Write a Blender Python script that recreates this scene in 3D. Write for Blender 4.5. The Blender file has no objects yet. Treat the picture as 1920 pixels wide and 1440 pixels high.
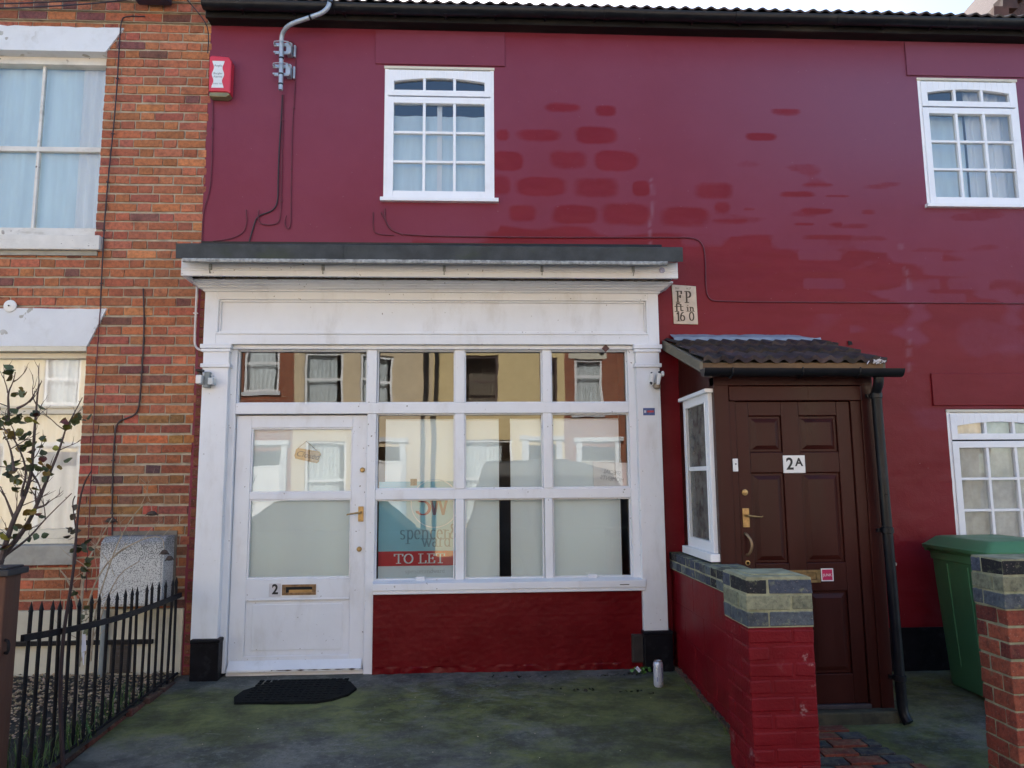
import bpy, bmesh, math, random
from mathutils import Vector, Matrix, noise
random.seed(7)
C = bpy.context.scene
COL = C.collection
# ---------------- camera ----------------
YAW, PITCH, ROLL = math.radians(2.933), math.radians(7.3226), math.radians(-0.4588)
cd = bpy.data.cameras.new('camera'); cam = bpy.data.objects.new('camera', cd); COL.objects.link(cam)
cd.sensor_width = 36; cd.lens = 36*1390/1920; cd.clip_end = 500; cd.clip_start = 0.05
sy, cy_, sp, cp = math.sin(YAW), math.cos(YAW), math.sin(PITCH), math.cos(PITCH)
fw = Vector((sy*cp, cy_*cp, sp)); rt = Vector((cy_, -sy, 0)); up = rt.cross(fw)
cr, sr = math.cos(ROLL), math.sin(ROLL)
r2, u2 = cr*rt+sr*up, -sr*rt+cr*up
M = Matrix((r2, u2, -fw)).transposed().to_4x4(); M.translation = Vector((0, -5.7, 1.3864))
cam.matrix_world = M; C.camera = cam
# ---------------- world, sun, exposure ----------------
SUN_EL, SUN_AZ = math.radians(28.5), math.radians(-8)   # sun stands behind the shop
w = bpy.data.worlds.new('World'); C.world = w; w.use_nodes = True
nt = w.node_tree; bg = nt.nodes['Background']
sky = nt.nodes.new('ShaderNodeTexSky'); sky.sky_type = 'NISHITA'; sky.sun_disc = False
sky.sun_elevation = SUN_EL; sky.sun_rotation = -SUN_AZ if False else SUN_AZ
sky.air_density = 1.0; sky.dust_density = 1.2; sky.ozone_density = 3.0
nt.links.new(sky.outputs[0], bg.inputs[0]); bg.inputs[1].default_value = 0.15
sl = bpy.data.lights.new('sun', 'SUN'); sl.energy = 5.0; sl.angle = math.radians(0.6); sl.color = (1.0, .95, .86)
so = bpy.data.objects.new('sun', sl); COL.objects.link(so)
sd = Vector((math.sin(SUN_AZ)*math.cos(SUN_EL), math.cos(SUN_AZ)*math.cos(SUN_EL), math.sin(SUN_EL)))
so.rotation_euler = sd.to_track_quat('Z', 'Y').to_euler(); so.location = (0, 6, 14)
C.view_settings.view_transform = 'Standard'; C.view_settings.look = 'None'
C.view_settings.exposure = 1.45; C.view_settings.gamma = 1
C.render.engine = 'CYCLES'

# ---------------- helpers ----------------
def link(o, parent=None):
    COL.objects.link(o)
    if parent: o.parent = parent
    return o
def tag(o, label=None, cat=None, group=None, kind=None):
    if label: o['label'] = label
    if cat: o['category'] = cat
    if group: o['group'] = group
    if kind: o['kind'] = kind
    return o
def empty(name, label, cat, loc=(0,0,0), group=None):
    # every part is modelled in world coordinates and then moved under its Empty
    o = bpy.data.objects.new(name, None); o.location = loc; COL.objects.link(o); o.empty_display_size = .1
    return tag(o, label, cat, group)
class MB:
    def __init__(s): s.v = []; s.f = []; s.c = []; s.col = (1,1,1)
    def face(s, idx, col=None): s.f.append(tuple(idx)); s.c.append(col or s.col)
    def quad(s, a, b, c, d, col=None):
        n = len(s.v); s.v += [a,b,c,d]; s.face((n,n+1,n+2,n+3), col)
    def box(s, x0, x1, y0, y1, z0, z1, col=None, jit=0):
        n = len(s.v)
        for z in (z0,z1):
            for p in ((x0,y0),(x1,y0),(x1,y1),(x0,y1)):
                s.v.append((p[0]+random.uniform(-jit,jit), p[1]+random.uniform(-jit,jit)*.6, z+random.uniform(-jit,jit)))
        for f in ((3,2,1,0),(4,5,6,7),(0,1,5,4),(1,2,6,5),(2,3,7,6),(3,0,4,7)):
            s.face([n+i for i in f], col)
    def prism(s, pts, y0, y1, col=None):          # polygon in x,z, counter-clockwise seen from -y
        n = len(s.v); k = len(pts)
        for y in (y0, y1): s.v += [(p[0], y, p[1]) for p in pts]
        s.face([n+i for i in range(k)], col); s.face([n+k+i for i in reversed(range(k))], col)
        for i in range(k):
            j = (i+1) % k; s.face((n+j, n+i, n+k+i, n+k+j), col)
    def prismx(s, pts, x0, x1, col=None):         # polygon in y,z
        n = len(s.v); k = len(pts)
        for x in (x0, x1): s.v += [(x, p[0], p[1]) for p in pts]
        s.face([n+i for i in reversed(range(k))], col); s.face([n+k+i for i in range(k)], col)
        for i in range(k):
            j = (i+1) % k; s.face((n+i, n+j, n+k+j, n+k+i), col)
    def prismz(s, pts, z0, z1, col=None):
        n = len(s.v); k = len(pts)
        for z in (z0, z1): s.v += [(p[0], p[1], z) for p in pts]
        s.face([n+i for i in reversed(range(k))], col); s.face([n+k+i for i in range(k)], col)
        for i in range(k):
            j = (i+1) % k; s.face((n+i, n+j, n+k+j, n+k+i), col)
    def tube(s, pts, r, n=8, col=None, cap=True, smooth=0):
        pts = [Vector(p) for p in pts]
        rr = r if isinstance(r, (list, tuple)) else [r]*len(pts)
        if smooth:
            for _ in range(smooth):
                q = [pts[0]]; qr = [rr[0]]
                for i in range(len(pts)-1):
                    q += [pts[i].lerp(pts[i+1], .25), pts[i].lerp(pts[i+1], .75)]
                    qr += [rr[i]*.75+rr[i+1]*.25, rr[i]*.25+rr[i+1]*.75]
                q.append(pts[-1]); qr.append(rr[-1]); pts, rr = q, qr
        base = len(s.v); ref = Vector((0,0,1)) if abs((pts[1]-pts[0]).normalized().z) < .9 else Vector((1,0,0))
        for i, p in enumerate(pts):
            t = (pts[min(i+1,len(pts)-1)]-pts[max(i-1,0)])
            t = t.normalized() if t.length > 1e-9 else Vector((0,0,1))
            a = ref - t*ref.dot(t); a = a.normalized() if a.length > 1e-6 else t.orthogonal().normalized()
            ref = a; b = t.cross(a)
            for k in range(n):
                an = 2*math.pi*k/n; s.v.append(tuple(p + (a*math.cos(an)+b*math.sin(an))*rr[i]))
        for i in range(len(pts)-1):
            for k in range(n):
                k2 = (k+1) % n
                s.face((base+i*n+k, base+i*n+k2, base+(i+1)*n+k2, base+(i+1)*n+k), col)
        if cap:
            s.face([base+k for k in reversed(range(n))], col)
            s.face([base+(len(pts)-1)*n+k for k in range(n)], col)
    def lathe(s, prof, c=(0,0,0), axis='z', n=24, col=None):   # prof: (radius, height)
        base = len(s.v)
        for r, h in prof:
            for k in range(n):
                a = 2*math.pi*k/n; u, v = r*math.cos(a), r*math.sin(a)
                if axis == 'z': s.v.append((c[0]+u, c[1]+v, c[2]+h))
                elif axis == 'y': s.v.append((c[0]+u, c[1]-h, c[2]+v))
                else: s.v.append((c[0]+h, c[1]+u, c[2]+v))
        for i in range(len(prof)-1):
            for k in range(n):
                k2 = (k+1) % n
                s.face((base+i*n+k, base+i*n+k2, base+(i+1)*n+k2, base+(i+1)*n+k), col)
        s.face([base+k for k in reversed(range(n))], col); s.face([base+(len(prof)-1)*n+k for k in range(n)], col)
    def build(s, name, mat, parent=None, bevel=0, smooth=False, label=None, cat=None, group=None, kind=None, seg=2):
        me = bpy.data.meshes.new(name); me.from_pydata(s.v, [], s.f); me.update()
        at = me.color_attributes.new('Col', 'FLOAT_COLOR', 'CORNER')
        i = 0; buf = []
        for p, c in zip(me.polygons, s.c):
            for _ in range(p.loop_total): buf += [c[0], c[1], c[2], 1.0]
        at.data.foreach_set('color', buf)
        if smooth:
            for p in me.polygons: p.use_smooth = True
            try: me.set_sharp_from_angle(angle=math.radians(40))
            except Exception: pass
        me.materials.append(mat)
        o = bpy.data.objects.new(name, me); COL.objects.link(o)
        if parent is not None:
            o.parent = parent
            top = parent; off = Vector((0,0,0))
            while top is not None:
                if top.type == 'EMPTY': off += Vector(top.location)
                top = top.parent
            o.location = (0,0,0)
            me.transform(Matrix.Translation(-off))
        if bevel:
            b = o.modifiers.new('bevel', 'BEVEL'); b.width = bevel; b.segments = seg; b.limit_method = 'ANGLE'; b.angle_limit = math.radians(50)
            b.harden_normals = False
        return tag(o, label, cat, group, kind)

# ---------------- materials ----------------
def new_mat(name):
    m = bpy.data.materials.new(name); m.use_nodes = True
    return m, m.node_tree, m.node_tree.nodes['Principled BSDF']
def N(nt, t, **kw):
    n = nt.nodes.new(t)
    for k, v in kw.items():
        if k.startswith('i_'):
            key = k[2:]
            key = int(key) if key.isdigit() else key.replace('_', ' ')
            n.inputs[key].default_value = v
        else: setattr(n, k, v)
    return n
def noise_n(nt, scale, detail=4, rough=.55, vec=None, dist=0):
    n = N(nt, 'ShaderNodeTexNoise'); n.inputs['Scale'].default_value = scale; n.inputs['Detail'].default_value = detail
    n.inputs['Roughness'].default_value = rough; n.inputs['Distortion'].default_value = dist
    if vec: nt.links.new(vec, n.inputs['Vector'])
    return n
def ramp(nt, fac, a, b, ca=(0,0,0,1), cb=(1,1,1,1)):
    r = N(nt, 'ShaderNodeMapRange'); r.inputs['From Min'].default_value = a; r.inputs['From Max'].default_value = b
    r.interpolation_type = 'SMOOTHSTEP'
    nt.links.new(fac, r.inputs['Value']); return r.outputs[0]
def mixc(nt, fac, a, b, mode='MIX'):
    m = N(nt, 'ShaderNodeMix', data_type='RGBA', blend_type=mode)
    if isinstance(fac, (int, float)): m.inputs[0].default_value = fac
    else: nt.links.new(fac, m.inputs[0])
    for sock, v in ((m.inputs[6], a), (m.inputs[7], b)):
        if isinstance(v, (tuple, list)): sock.default_value = (v[0], v[1], v[2], 1)
        else: nt.links.new(v, sock)
    return m.outputs[2]
def math_n(nt, op, a, b=None):
    m = N(nt, 'ShaderNodeMath', operation=op)
    for i, v in enumerate((a, b)):
        if v is None: continue
        if isinstance(v, (int, float)): m.inputs[i].default_value = v
        else: nt.links.new(v, m.inputs[i])
    return m.outputs[0]
def pos(nt, scale=(1,1,1)):
    g = N(nt, 'ShaderNodeNewGeometry'); mp = N(nt, 'ShaderNodeMapping'); mp.inputs['Scale'].default_value = scale
    nt.links.new(g.outputs['Position'], mp.inputs['Vector']); return mp.outputs[0]
def bump(nt, b, h, strength=.3, dist=.01):
    n = N(nt, 'ShaderNodeBump'); n.inputs['Strength'].default_value = strength; n.inputs['Distance'].default_value = dist
    nt.links.new(h, n.inputs['Height']); nt.links.new(n.outputs[0], b.inputs['Normal'])
def simple(name, col, rough=.5, var=.15, vs=8, bs=60, bstr=.15, metal=0, spec=.5, chips=None, chipcol=(.1,.08,.06), dirt=None, dirtcol=(.25,.2,.15), grain=None, vcol=False, coat=0):
    m, nt, b = new_mat(name)
    b.inputs['Roughness'].default_value = rough; b.inputs['Metallic'].default_value = metal
    b.inputs['Specular IOR Level'].default_value = spec; b.inputs['Coat Weight'].default_value = coat
    p = pos(nt, grain or (1,1,1))
    n1 = noise_n(nt, vs, 5, .6, p)
    lo = tuple(c*(1-var) for c in col); hi = tuple(min(1, c*(1+var)) for c in col)
    c = mixc(nt, ramp(nt, n1.outputs[0], .3, .7), lo, hi)
    if vcol:
        a = N(nt, 'ShaderNodeVertexColor', layer_name='Col'); c = mixc(nt, 1.0, c, a.outputs[0], 'MULTIPLY')
    if dirt:
        n3 = noise_n(nt, dirt[0], 6, .65, pos(nt, dirt[2] if len(dirt) > 2 else (1,1,1)))
        c = mixc(nt, math_n(nt, 'MULTIPLY', ramp(nt, n3.outputs[0], .5, .8), dirt[1]), c, dirtcol)
    if chips:
        n4 = noise_n(nt, chips[0], 3, .5, pos(nt))
        n5 = noise_n(nt, 2.2, 2, .5, pos(nt))
        f = math_n(nt, 'MULTIPLY', ramp(nt, n4.outputs[0], chips[1], chips[1]+.02), ramp(nt, n5.outputs[0], .45, .6))
        c = mixc(nt, f, c, chipcol)
    nt.links.new(c, b.inputs['Base Color'])
    n2 = noise_n(nt, bs, 4, .6, p); bump(nt, b, n2.outputs[0], bstr, .004)
    r = ramp(nt, n1.outputs[0], .2, .8)
    mr = N(nt, 'ShaderNodeMapRange'); mr.inputs['To Min'].default_value = max(0, rough-.08); mr.inputs['To Max'].default_value = min(1, rough+.1)
    nt.links.new(r, mr.inputs['Value']); nt.links.new(mr.outputs[0], b.inputs['Roughness'])
    return m
WHITE = simple('white_gloss_paint', (.78,.795,.82), .38, .03, 3, 40, .12, chips=(42,.70), chipcol=(.20,.17,.14), dirt=(6,.38,(1,1,.35)), dirtcol=(.46,.43,.38))
WHITE2 = simple('white_window_paint', (.91,.92,.93), .35, .02, 3, 40, .1, dirt=(9,.15), dirtcol=(.5,.48,.44))
WHITE3 = simple('weathered_white_paint', (.70,.68,.63), .6, .08, 6, 60, .3, chips=(24,.64), chipcol=(.12,.09,.07), dirt=(7,.6,(.6,1,2)), dirtcol=(.28,.24,.18))
CREAM = simple('cream_painted_timber', (.70,.65,.52), .5, .05, 4, 50, .15, dirt=(8,.5), dirtcol=(.3,.25,.18))
WHITEMAS = simple('white_masonry_paint', (.72,.74,.76), .8, .04, 4, 90, .35, chips=(9,.62), chipcol=(.42,.41,.37), dirt=(5,.4), dirtcol=(.42,.4,.36))
CONC_SILL = simple('grey_stone_sill', (.33,.32,.28), .85, .15, 9, 80, .4, dirt=(12,.4))
BLACKP = simple('black_masonry_paint', (.006,.006,.009), .45, .3, 8, 50, .4, spec=.15, dirt=(14,.25), dirtcol=(.08,.08,.09))
GUTTER = simple('black_plastic', (.008,.009,.012), .34, .2, 10, 30, .05, spec=.3, dirt=(6,.35), dirtcol=(.07,.065,.06))
FASCIA = simple('old_black_fascia', (.013,.012,.012), .6, .3, 6, 60, .4, spec=.2, dirt=(4,.6,(.3,1,1)), dirtcol=(.09,.08,.065))
BROWN = simple('brown_gloss_timber', (.043,.0095,.007), .33, .18, 5, 120, .15, grain=(1,1,.12), spec=.2)
FELT = simple('roofing_felt', (.055,.06,.062), .85, .3, 7, 180, .6, dirt=(6,.7,(.5,1,1)), dirtcol=(.055,.07,.035))
LEAD = simple('grey_flashing', (.24,.29,.36), .6, .12, 9, 60, .5, dirt=(8,.4), dirtcol=(.1,.11,.12))
TILE = simple('old_pantile', (.05,.036,.033), .8, .45, 9, 90, .7, vcol=True, dirt=(11,.6), dirtcol=(.028,.03,.018))
ALU = simple('dirty_aluminium', (.34,.35,.34), .6, .35, 40, 80, .6, metal=.1, dirt=(22,1.0,(.5,1,3)), dirtcol=(.06,.065,.05))
GALV = simple('galvanised_pipe', (.42,.47,.52), .45, .12, 12, 50, .1, metal=.4)
BRASS = simple('brass', (.42,.28,.12), .42, .25, 40, 60, .1, metal=.8)
DARKIN = simple('slot_dark', (.01,.01,.01), .8, .1)
REDPL = simple('alarm_red_plastic', (.62,.035,.06), .35, .05, 5, 30, .03)
OLIVE = simple('aged_clear_plastic', (.22,.20,.10), .4, .2)
LABELW = simple('white_label', (.72,.76,.76), .5, .03, 20, 50, .02)
SIGNW = simple('white_enamel', (.80,.79,.76), .35, .03, 20, 50, .02)
INKB = simple('black_ink', (.012,.012,.014), .5, .05)
INKG = simple('grey_ink', (.20,.23,.25), .6, .1)
BROWNINK = simple('brown_ink', (.07,.045,.025), .6, .3, 60)
FPM = simple('cream_enamel_plate', (.62,.50,.38), .5, .1, 12, 50, .1, dirt=(25,.4), dirtcol=(.35,.25,.15))
MAGENTA = simple('magenta_print', (.55,.015,.09), .4, .05)
BLUEST = simple('blue_sticker', (.06,.10,.26), .5, .3, 40)
REDST = simple('red_print', (.5,.06,.06), .5, .2, 40)
PALEBLUE = simple('pale_blue_board', (.24,.55,.70), .5, .04, 3, 60, .03)
DEEPRED = simple('deep_red_print', (.42,.02,.035), .5, .1, 8)
PALEW = simple('pale_board_white', (.58,.74,.84), .5, .04)
BLIND = simple('white_blind_cloth', (.80,.93,.99), .8, .03, 2.5, 150, .1, grain=(1,1,.3))
NET = simple('net_curtain', (.72,.86,.94), .9, .08, 3, 150, .1, grain=(3,1,.3))
NET2 = simple('pale_curtain', (.86,.88,.90), .9, .06, 3, 150, .1, grain=(3,1,.3))
INT = simple('dim_interior_plaster', (.30,.24,.19), .9, .15, 2)
IRON = simple('black_iron', (.007,.007,.010), .5, .4, 25, 80, .5, spec=.2, dirt=(18,.5), dirtcol=(.06,.035,.025))
RUSTPOST = simple('stained_timber_post', (.09,.035,.02), .6, .3, 6, 60, .5, grain=(1,1,.15))
GREYCAP = simple('black_post_cap', (.03,.03,.033), .6, .2)
PLINTHM = simple('cream_render', (.50,.47,.37), .8, .1, 3, 60, .3, dirt=(4,.6,(.6,1,1)), dirtcol=(.22,.22,.19))
GREYPL = simple('grey_plastic', (.22,.25,.25), .5, .1)
VENTM = simple('brown_cover', (.035,.028,.027), .45, .2, 12)
MORTAR = simple('mortar', (.40,.34,.25), .95, .2, 14, 160, .7, dirt=(5,.5), dirtcol=(.12,.10,.08))
MORTARD = simple('mossy_mortar', (.33,.32,.20), .95, .25, 14, 120, .7, dirt=(9,.8), dirtcol=(.14,.16,.06))
BIN = simple('green_bin_plastic', (.085,.25,.115), .45, .1, 5, 200, .15, dirt=(5,.25), dirtcol=(.07,.1,.07))
RUBBER = simple('black_rubber', (.014,.014,.014), .6, .2)
MATM = simple('rubber_doormat', (.007,.008,.008), .9, spec=.15, var=.4, vs=20, bs=200, bstr=.7, dirt=(14,.35), dirtcol=(.03,.033,.025))
CANM = simple('pale_can', (.58,.60,.68), .3, .06, 12, 40, .03, metal=.35)
CABLER = simple('painted_cable', (.12,.016,.028), .5, .2, 20)
CABLED = simple('dark_cable', (.03,.02,.025), .5, .2, 20)
CABLEW = simple('white_conduit', (.66,.62,.6), .45, .1)
STEM = simple('rose_stem', (.075,.052,.05), .7, .35, 30, 120, .4)
STEMB = simple('dark_cane', (.03,.014,.016), .6, .3, 30)
DRY = simple('dry_stem', (.36,.29,.20), .8, .25, 30)
DEAD = simple('dead_flower_head', (.06,.04,.03), .9, .4, 60)
PAPER = simple('white_paper', (.7,.72,.8), .7, .03)
PLATEM = simple('unglazed_wood', (.48,.33,.15), .6, .15, 30, grain=(1,1,4))
STRING = simple('string', (.2,.17,.13), .9, .1)
GRAVELM = simple('gravel_stones', (.30,.24,.17), .85, .3, 40, 80, .3, vcol=True)
SOIL = simple('soil', (.035,.028,.02), .95, .4, 10, 60, .8)
LEAFM = simple('leaf_green', (.055,.075,.03), .5, .35, 30, vcol=True)
GRASSM = simple('grass_blade', (.05,.10,.025), .6, .35, 20, vcol=True)
ASPH = simple('asphalt', (.05,.05,.052), .85, .25, 8, 200, .6)
PAVE = simple('pavement_slabs', (.24,.23,.21), .85, .2, 3, 120, .4)
TREADM = simple('grey_threshold', (.05,.04,.045), .5, .3, 10)
STEPM = simple('mossy_step', (.06,.055,.035), .9, .5, 12, 90, .8, dirt=(6,.7), dirtcol=(.02,.03,.012))
CREAMWALL = simple('cream_masonry', (.74,.60,.40), .85, .05, 2, 60, .3)
CREAMWALL2 = simple('yellow_cream_masonry', (.80,.63,.33), .85, .05, 2, 60, .3)
DKFRAME = simple('dark_brown_frame', (.06,.025,.02), .4, .1)
SLATE = simple('slate', (.08,.085,.1), .7, .3, 6)
CARP = simple('silver_car_paint', (.35,.38,.42), .25, .03, 3, metal=.5)

def brick_mat(name, tint=1.0, paint=None, moss=0):
    m, nt, b = new_mat(name)
    a = N(nt, 'ShaderNodeVertexColor', layer_name='Col')
    n1 = noise_n(nt, 35, 5, .65, pos(nt)); n2 = noise_n(nt, 9, 6, .72, pos(nt))
    c = mixc(nt, ramp(nt, n1.outputs[0], .35, .8), a.outputs[0], mixc(nt, 1.0, a.outputs[0], (.40,.42,.46), 'MULTIPLY'))
    c = mixc(nt, math_n(nt, 'MULTIPLY', ramp(nt, n2.outputs[0], .48, .72), .60), c, mixc(nt, 1.0, c, (.34,.33,.38), 'MULTIPLY'))
    n3 = noise_n(nt, 120, 3, .6, pos(nt))
    c = mixc(nt, math_n(nt, 'MULTIPLY', ramp(nt, n3.outputs[0], .62, .7), .5), c, (.42,.34,.27))
    if moss:
        g = N(nt, 'ShaderNodeNewGeometry'); sx = N(nt, 'ShaderNodeSeparateXYZ'); nt.links.new(g.outputs['Normal'], sx.inputs[0])
        n4 = noise_n(nt, 17, 7, .7, pos(nt))
        upf = math_n(nt, 'MULTIPLY_ADD', sx.outputs[2], .35)
        mf = math_n(nt, 'ADD', n4.outputs[0], math_n(nt, 'MULTIPLY', sx.outputs[2], .14))
        c = mixc(nt, math_n(nt, 'MULTIPLY', ramp(nt, mf, .54, .78), moss), c, (.30,.31,.17))
    nt.links.new(c, b.inputs['Base Color']); b.inputs['Roughness'].default_value = .85
    n5 = noise_n(nt, 90, 5, .7, pos(nt)); bump(nt, b, n5.outputs[0], .7, .006)
    return m
BRICK = brick_mat('orange_red_brick'); BLUEB = brick_mat('blue_engineering_brick', moss=1.0); BRICKD = brick_mat('dark_red_brick', moss=.25)

def painted_brick_mat():
    m, nt, b = new_mat('red_painted_brickwork'); b.inputs['Specular IOR Level'].default_value = .2
    n1 = noise_n(nt, 4, 5, .6, pos(nt))
    c = mixc(nt, ramp(nt, n1.outputs[0], .3, .7), (.145,.003,.007), (.19,.006,.012))
    n2 = noise_n(nt, 13, 6, .7, pos(nt)); n3 = noise_n(nt, 3.1, 2, .5, pos(nt))
    c = mixc(nt, math_n(nt, 'MULTIPLY', math_n(nt, 'MULTIPLY', ramp(nt, n2.outputs[0], .55, .66), ramp(nt, n3.outputs[0], .5, .62)), .6), c, (.5,.33,.32))
    nt.links.new(c, b.inputs['Base Color']); b.inputs['Roughness'].default_value = .5
    n5 = noise_n(nt, 60, 4, .6, pos(nt)); bump(nt, b, n5.outputs[0], .5, .006)
    return m
PBRICK = painted_brick_mat()

def redwall_mat():
    m, nt, b = new_mat('red_render_paint'); b.inputs['Specular IOR Level'].default_value = .26
    a = N(nt, 'ShaderNodeVertexColor', layer_name='Col'); s = N(nt, 'ShaderNodeSeparateColor'); nt.links.new(a.outputs[0], s.inputs[0])
    n0 = noise_n(nt, 14, 4, .6, pos(nt)); 
    f = math_n(nt, 'ADD', s.outputs[0], math_n(nt, 'MULTIPLY', math_n(nt, 'SUBTRACT', n0.outputs[0], .5), .28))
    f = ramp(nt, f, .22, .78)
    n1 = noise_n(nt, 1.1, 4, .6, pos(nt)); n6 = noise_n(nt, 3, 5, .65, pos(nt, (.5,1,1.6)))
    bloom_sheen = mixc(nt, ramp(nt, n1.outputs[0], .3, .7), (.195,.025,.045), (.212,.034,.060))
    bloom_sheen = mixc(nt, s.outputs[2], bloom_sheen, (.205,.070,.115))  # mauve sky sheen painted into the colour, over the faded coat
    fresh = mixc(nt, ramp(nt, n6.outputs[0], .35, .65), (.178,.004,.010), (.20,.009,.017))
    c = mixc(nt, math_n(nt, 'MULTIPLY', f, 1.0), bloom_sheen, fresh)
    ns = noise_n(nt, 75, 2, .5, pos(nt)); c = mixc(nt, math_n(nt, 'MULTIPLY', ramp(nt, ns.outputs[0], .76, .79), .7), c, (.5,.42,.42))
    c = mixc(nt, math_n(nt, 'MULTIPLY', s.outputs[1], .8), c, (.30,.20,.26))
    nt.links.new(c, b.inputs['Base Color'])
    mr = N(nt, 'ShaderNodeMapRange'); mr.inputs['To Min'].default_value = .5; mr.inputs['To Max'].default_value = .42
    nt.links.new(f, mr.inputs['Value']); nt.links.new(mr.outputs[0], b.inputs['Roughness'])
    n2 = noise_n(nt, 120, 4, .6, pos(nt)); n3 = noise_n(nt, 6, 4, .6, pos(nt))
    h = math_n(nt, 'ADD', math_n(nt, 'MULTIPLY', n2.outputs[0], .25), n3.outputs[0]); bump(nt, b, h, .35, .012)
    return m
REDW = redwall_mat()
REDP = simple('red_gloss_plinth_paint', (.125,.002,.005), .38, .10, 5, 45, .3, dirt=(26,.25), dirtcol=(.14,.03,.03), spec=.22)
REDL = simple('red_gloss_block_paint', (.160,.004,.009), .42, .15, 5, 60, .45, spec=.2, dirt=(10,.35), dirtcol=(.10,.015,.02))

def ground_mat():
    m, nt, b = new_mat('mossy_concrete')
    a = N(nt, 'ShaderNodeVertexColor', layer_name='Col'); s = N(nt, 'ShaderNodeSeparateColor'); nt.links.new(a.outputs[0], s.inputs[0])
    n1 = noise_n(nt, 1.9, 10, .70, pos(nt, (1,1.4,1)), .25); n2 = noise_n(nt, 30, 6, .7, pos(nt)); n3 = noise_n(nt, 3.2, 9, .74, pos(nt, (1,1.2,1)), .2)
    c = mixc(nt, ramp(nt, n3.outputs[0], .38, .64), (.056,.059,.050), (.150,.150,.126))
    c = mixc(nt, math_n(nt, 'MULTIPLY', ramp(nt, n2.outputs[0], .5, .66), .55), c, (.20,.20,.17))
    n9 = noise_n(nt, 95, 3, .7, pos(nt)); c = mixc(nt, math_n(nt, 'MULTIPLY', ramp(nt, n9.outputs[0], .55, .7), .6), c, (.025,.028,.022))
    mf = math_n(nt, 'ADD', n1.outputs[0], math_n(nt, 'MULTIPLY', s.outputs[0], .34))
    n4 = noise_n(nt, 9, 8, .8, pos(nt)); mf = math_n(nt, 'ADD', mf, math_n(nt, 'MULTIPLY', math_n(nt, 'SUBTRACT', n4.outputs[0], .5), .3))
    moss = mixc(nt, ramp(nt, n3.outputs[0], .36, .68), (.045,.054,.010), (.155,.175,.030))
    c = mixc(nt, math_n(nt, 'MULTIPLY', ramp(nt, mf, .52, .82), .80), c, moss)
    # scratchy pale marks and dark damp stains
    ns = noise_n(nt, 3, 8, .8, pos(nt, (1.5,3,1)), 2.2)
    c = mixc(nt, math_n(nt, 'MULTIPLY', ramp(nt, ns.outputs[0], .58, .68), .45), c, (.26,.25,.22))
    vo = N(nt, 'ShaderNodeTexVoronoi', feature='DISTANCE_TO_EDGE'); vo.inputs['Scale'].default_value = .75
    wv = noise_n(nt, 3.5, 5, .6, pos(nt)); va = N(nt, 'ShaderNodeVectorMath', operation='SCALE'); va.inputs[3].default_value = .35; nt.links.new(wv.outputs[1], va.inputs[0])
    vb = N(nt, 'ShaderNodeVectorMath', operation='ADD'); nt.links.new(va.outputs[0], vb.inputs[0]); nt.links.new(pos(nt), vb.inputs[1]); nt.links.new(vb.outputs[0], vo.inputs['Vector'])
    c = mixc(nt, math_n(nt, 'MULTIPLY', math_n(nt, 'SUBTRACT', 1.0, ramp(nt, vo.outputs[0], .0005, .004)), .30), c, (.012,.013,.010))
    sc = noise_n(nt, 2.4, 9, .86, pos(nt, (1,2.4,1)), 3.5); sm = noise_n(nt, .9, 2, .5, pos(nt))
    c = mixc(nt, math_n(nt, 'MULTIPLY', math_n(nt, 'MULTIPLY', ramp(nt, sc.outputs[0], .52, .60), ramp(nt, sm.outputs[0], .42, .62)), .35), c, (.24,.25,.25))
    nd = noise_n(nt, 2.7, 5, .6, pos(nt, (1,1.6,1)))
    c = mixc(nt, math_n(nt, 'MULTIPLY', ramp(nt, nd.outputs[0], .56, .72), .6), c, (.028,.028,.024))
    nt.links.new(c, b.inputs['Base Color']); b.inputs['Roughness'].default_value = .72
    h = math_n(nt, 'ADD', n2.outputs[0], math_n(nt, 'MULTIPLY', n4.outputs[0], .8)); bump(nt, b, h, .35, .008)
    return m
GROUND = ground_mat()

def glass_mat(name, tint=(1,1,1), f0=.13, rough=.0, wob=.03, wobs=2.2):
    m = bpy.data.materials.new(name); m.use_nodes = True; nt = m.node_tree; nt.nodes.clear()
    out = N(nt, 'ShaderNodeOutputMaterial'); tr = N(nt, 'ShaderNodeBsdfTransparent'); tr.inputs[0].default_value = (*tint, 1)
    gl = N(nt, 'ShaderNodeBsdfGlossy'); gl.inputs['Roughness'].default_value = rough
    fr = N(nt, 'ShaderNodeFresnel'); fr.inputs[0].default_value = 1.5
    k = math_n(nt, 'MULTIPLY', fr.outputs[0], f0/.04)
    k = math_n(nt, 'MINIMUM', k, 1.0)
    mx = N(nt, 'ShaderNodeMixShader'); nt.links.new(k, mx.inputs[0]); nt.links.new(tr.outputs[0], mx.inputs[1]); nt.links.new(gl.outputs[0], mx.inputs[2])
    n = noise_n(nt, wobs, 2, .5, pos(nt)); bp = N(nt, 'ShaderNodeBump'); bp.inputs['Strength'].default_value = wob; bp.inputs['Distance'].default_value = .02
    nt.links.new(n.outputs[0], bp.inputs['Height']); nt.links.new(bp.outputs[0], gl.inputs['Normal'])
    nt.links.new(mx.outputs[0], out.inputs[0]); return m
GLASS = glass_mat('window_glass', (.985,.995,.99), .10); GLASSU = glass_mat('old_window_glass', (.9,.94,.95), .13, 0, .1, 3)
PATTERN = simple('obscured_glass', (.12,.12,.105), .15, .35, 14, 30, .6)

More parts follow.
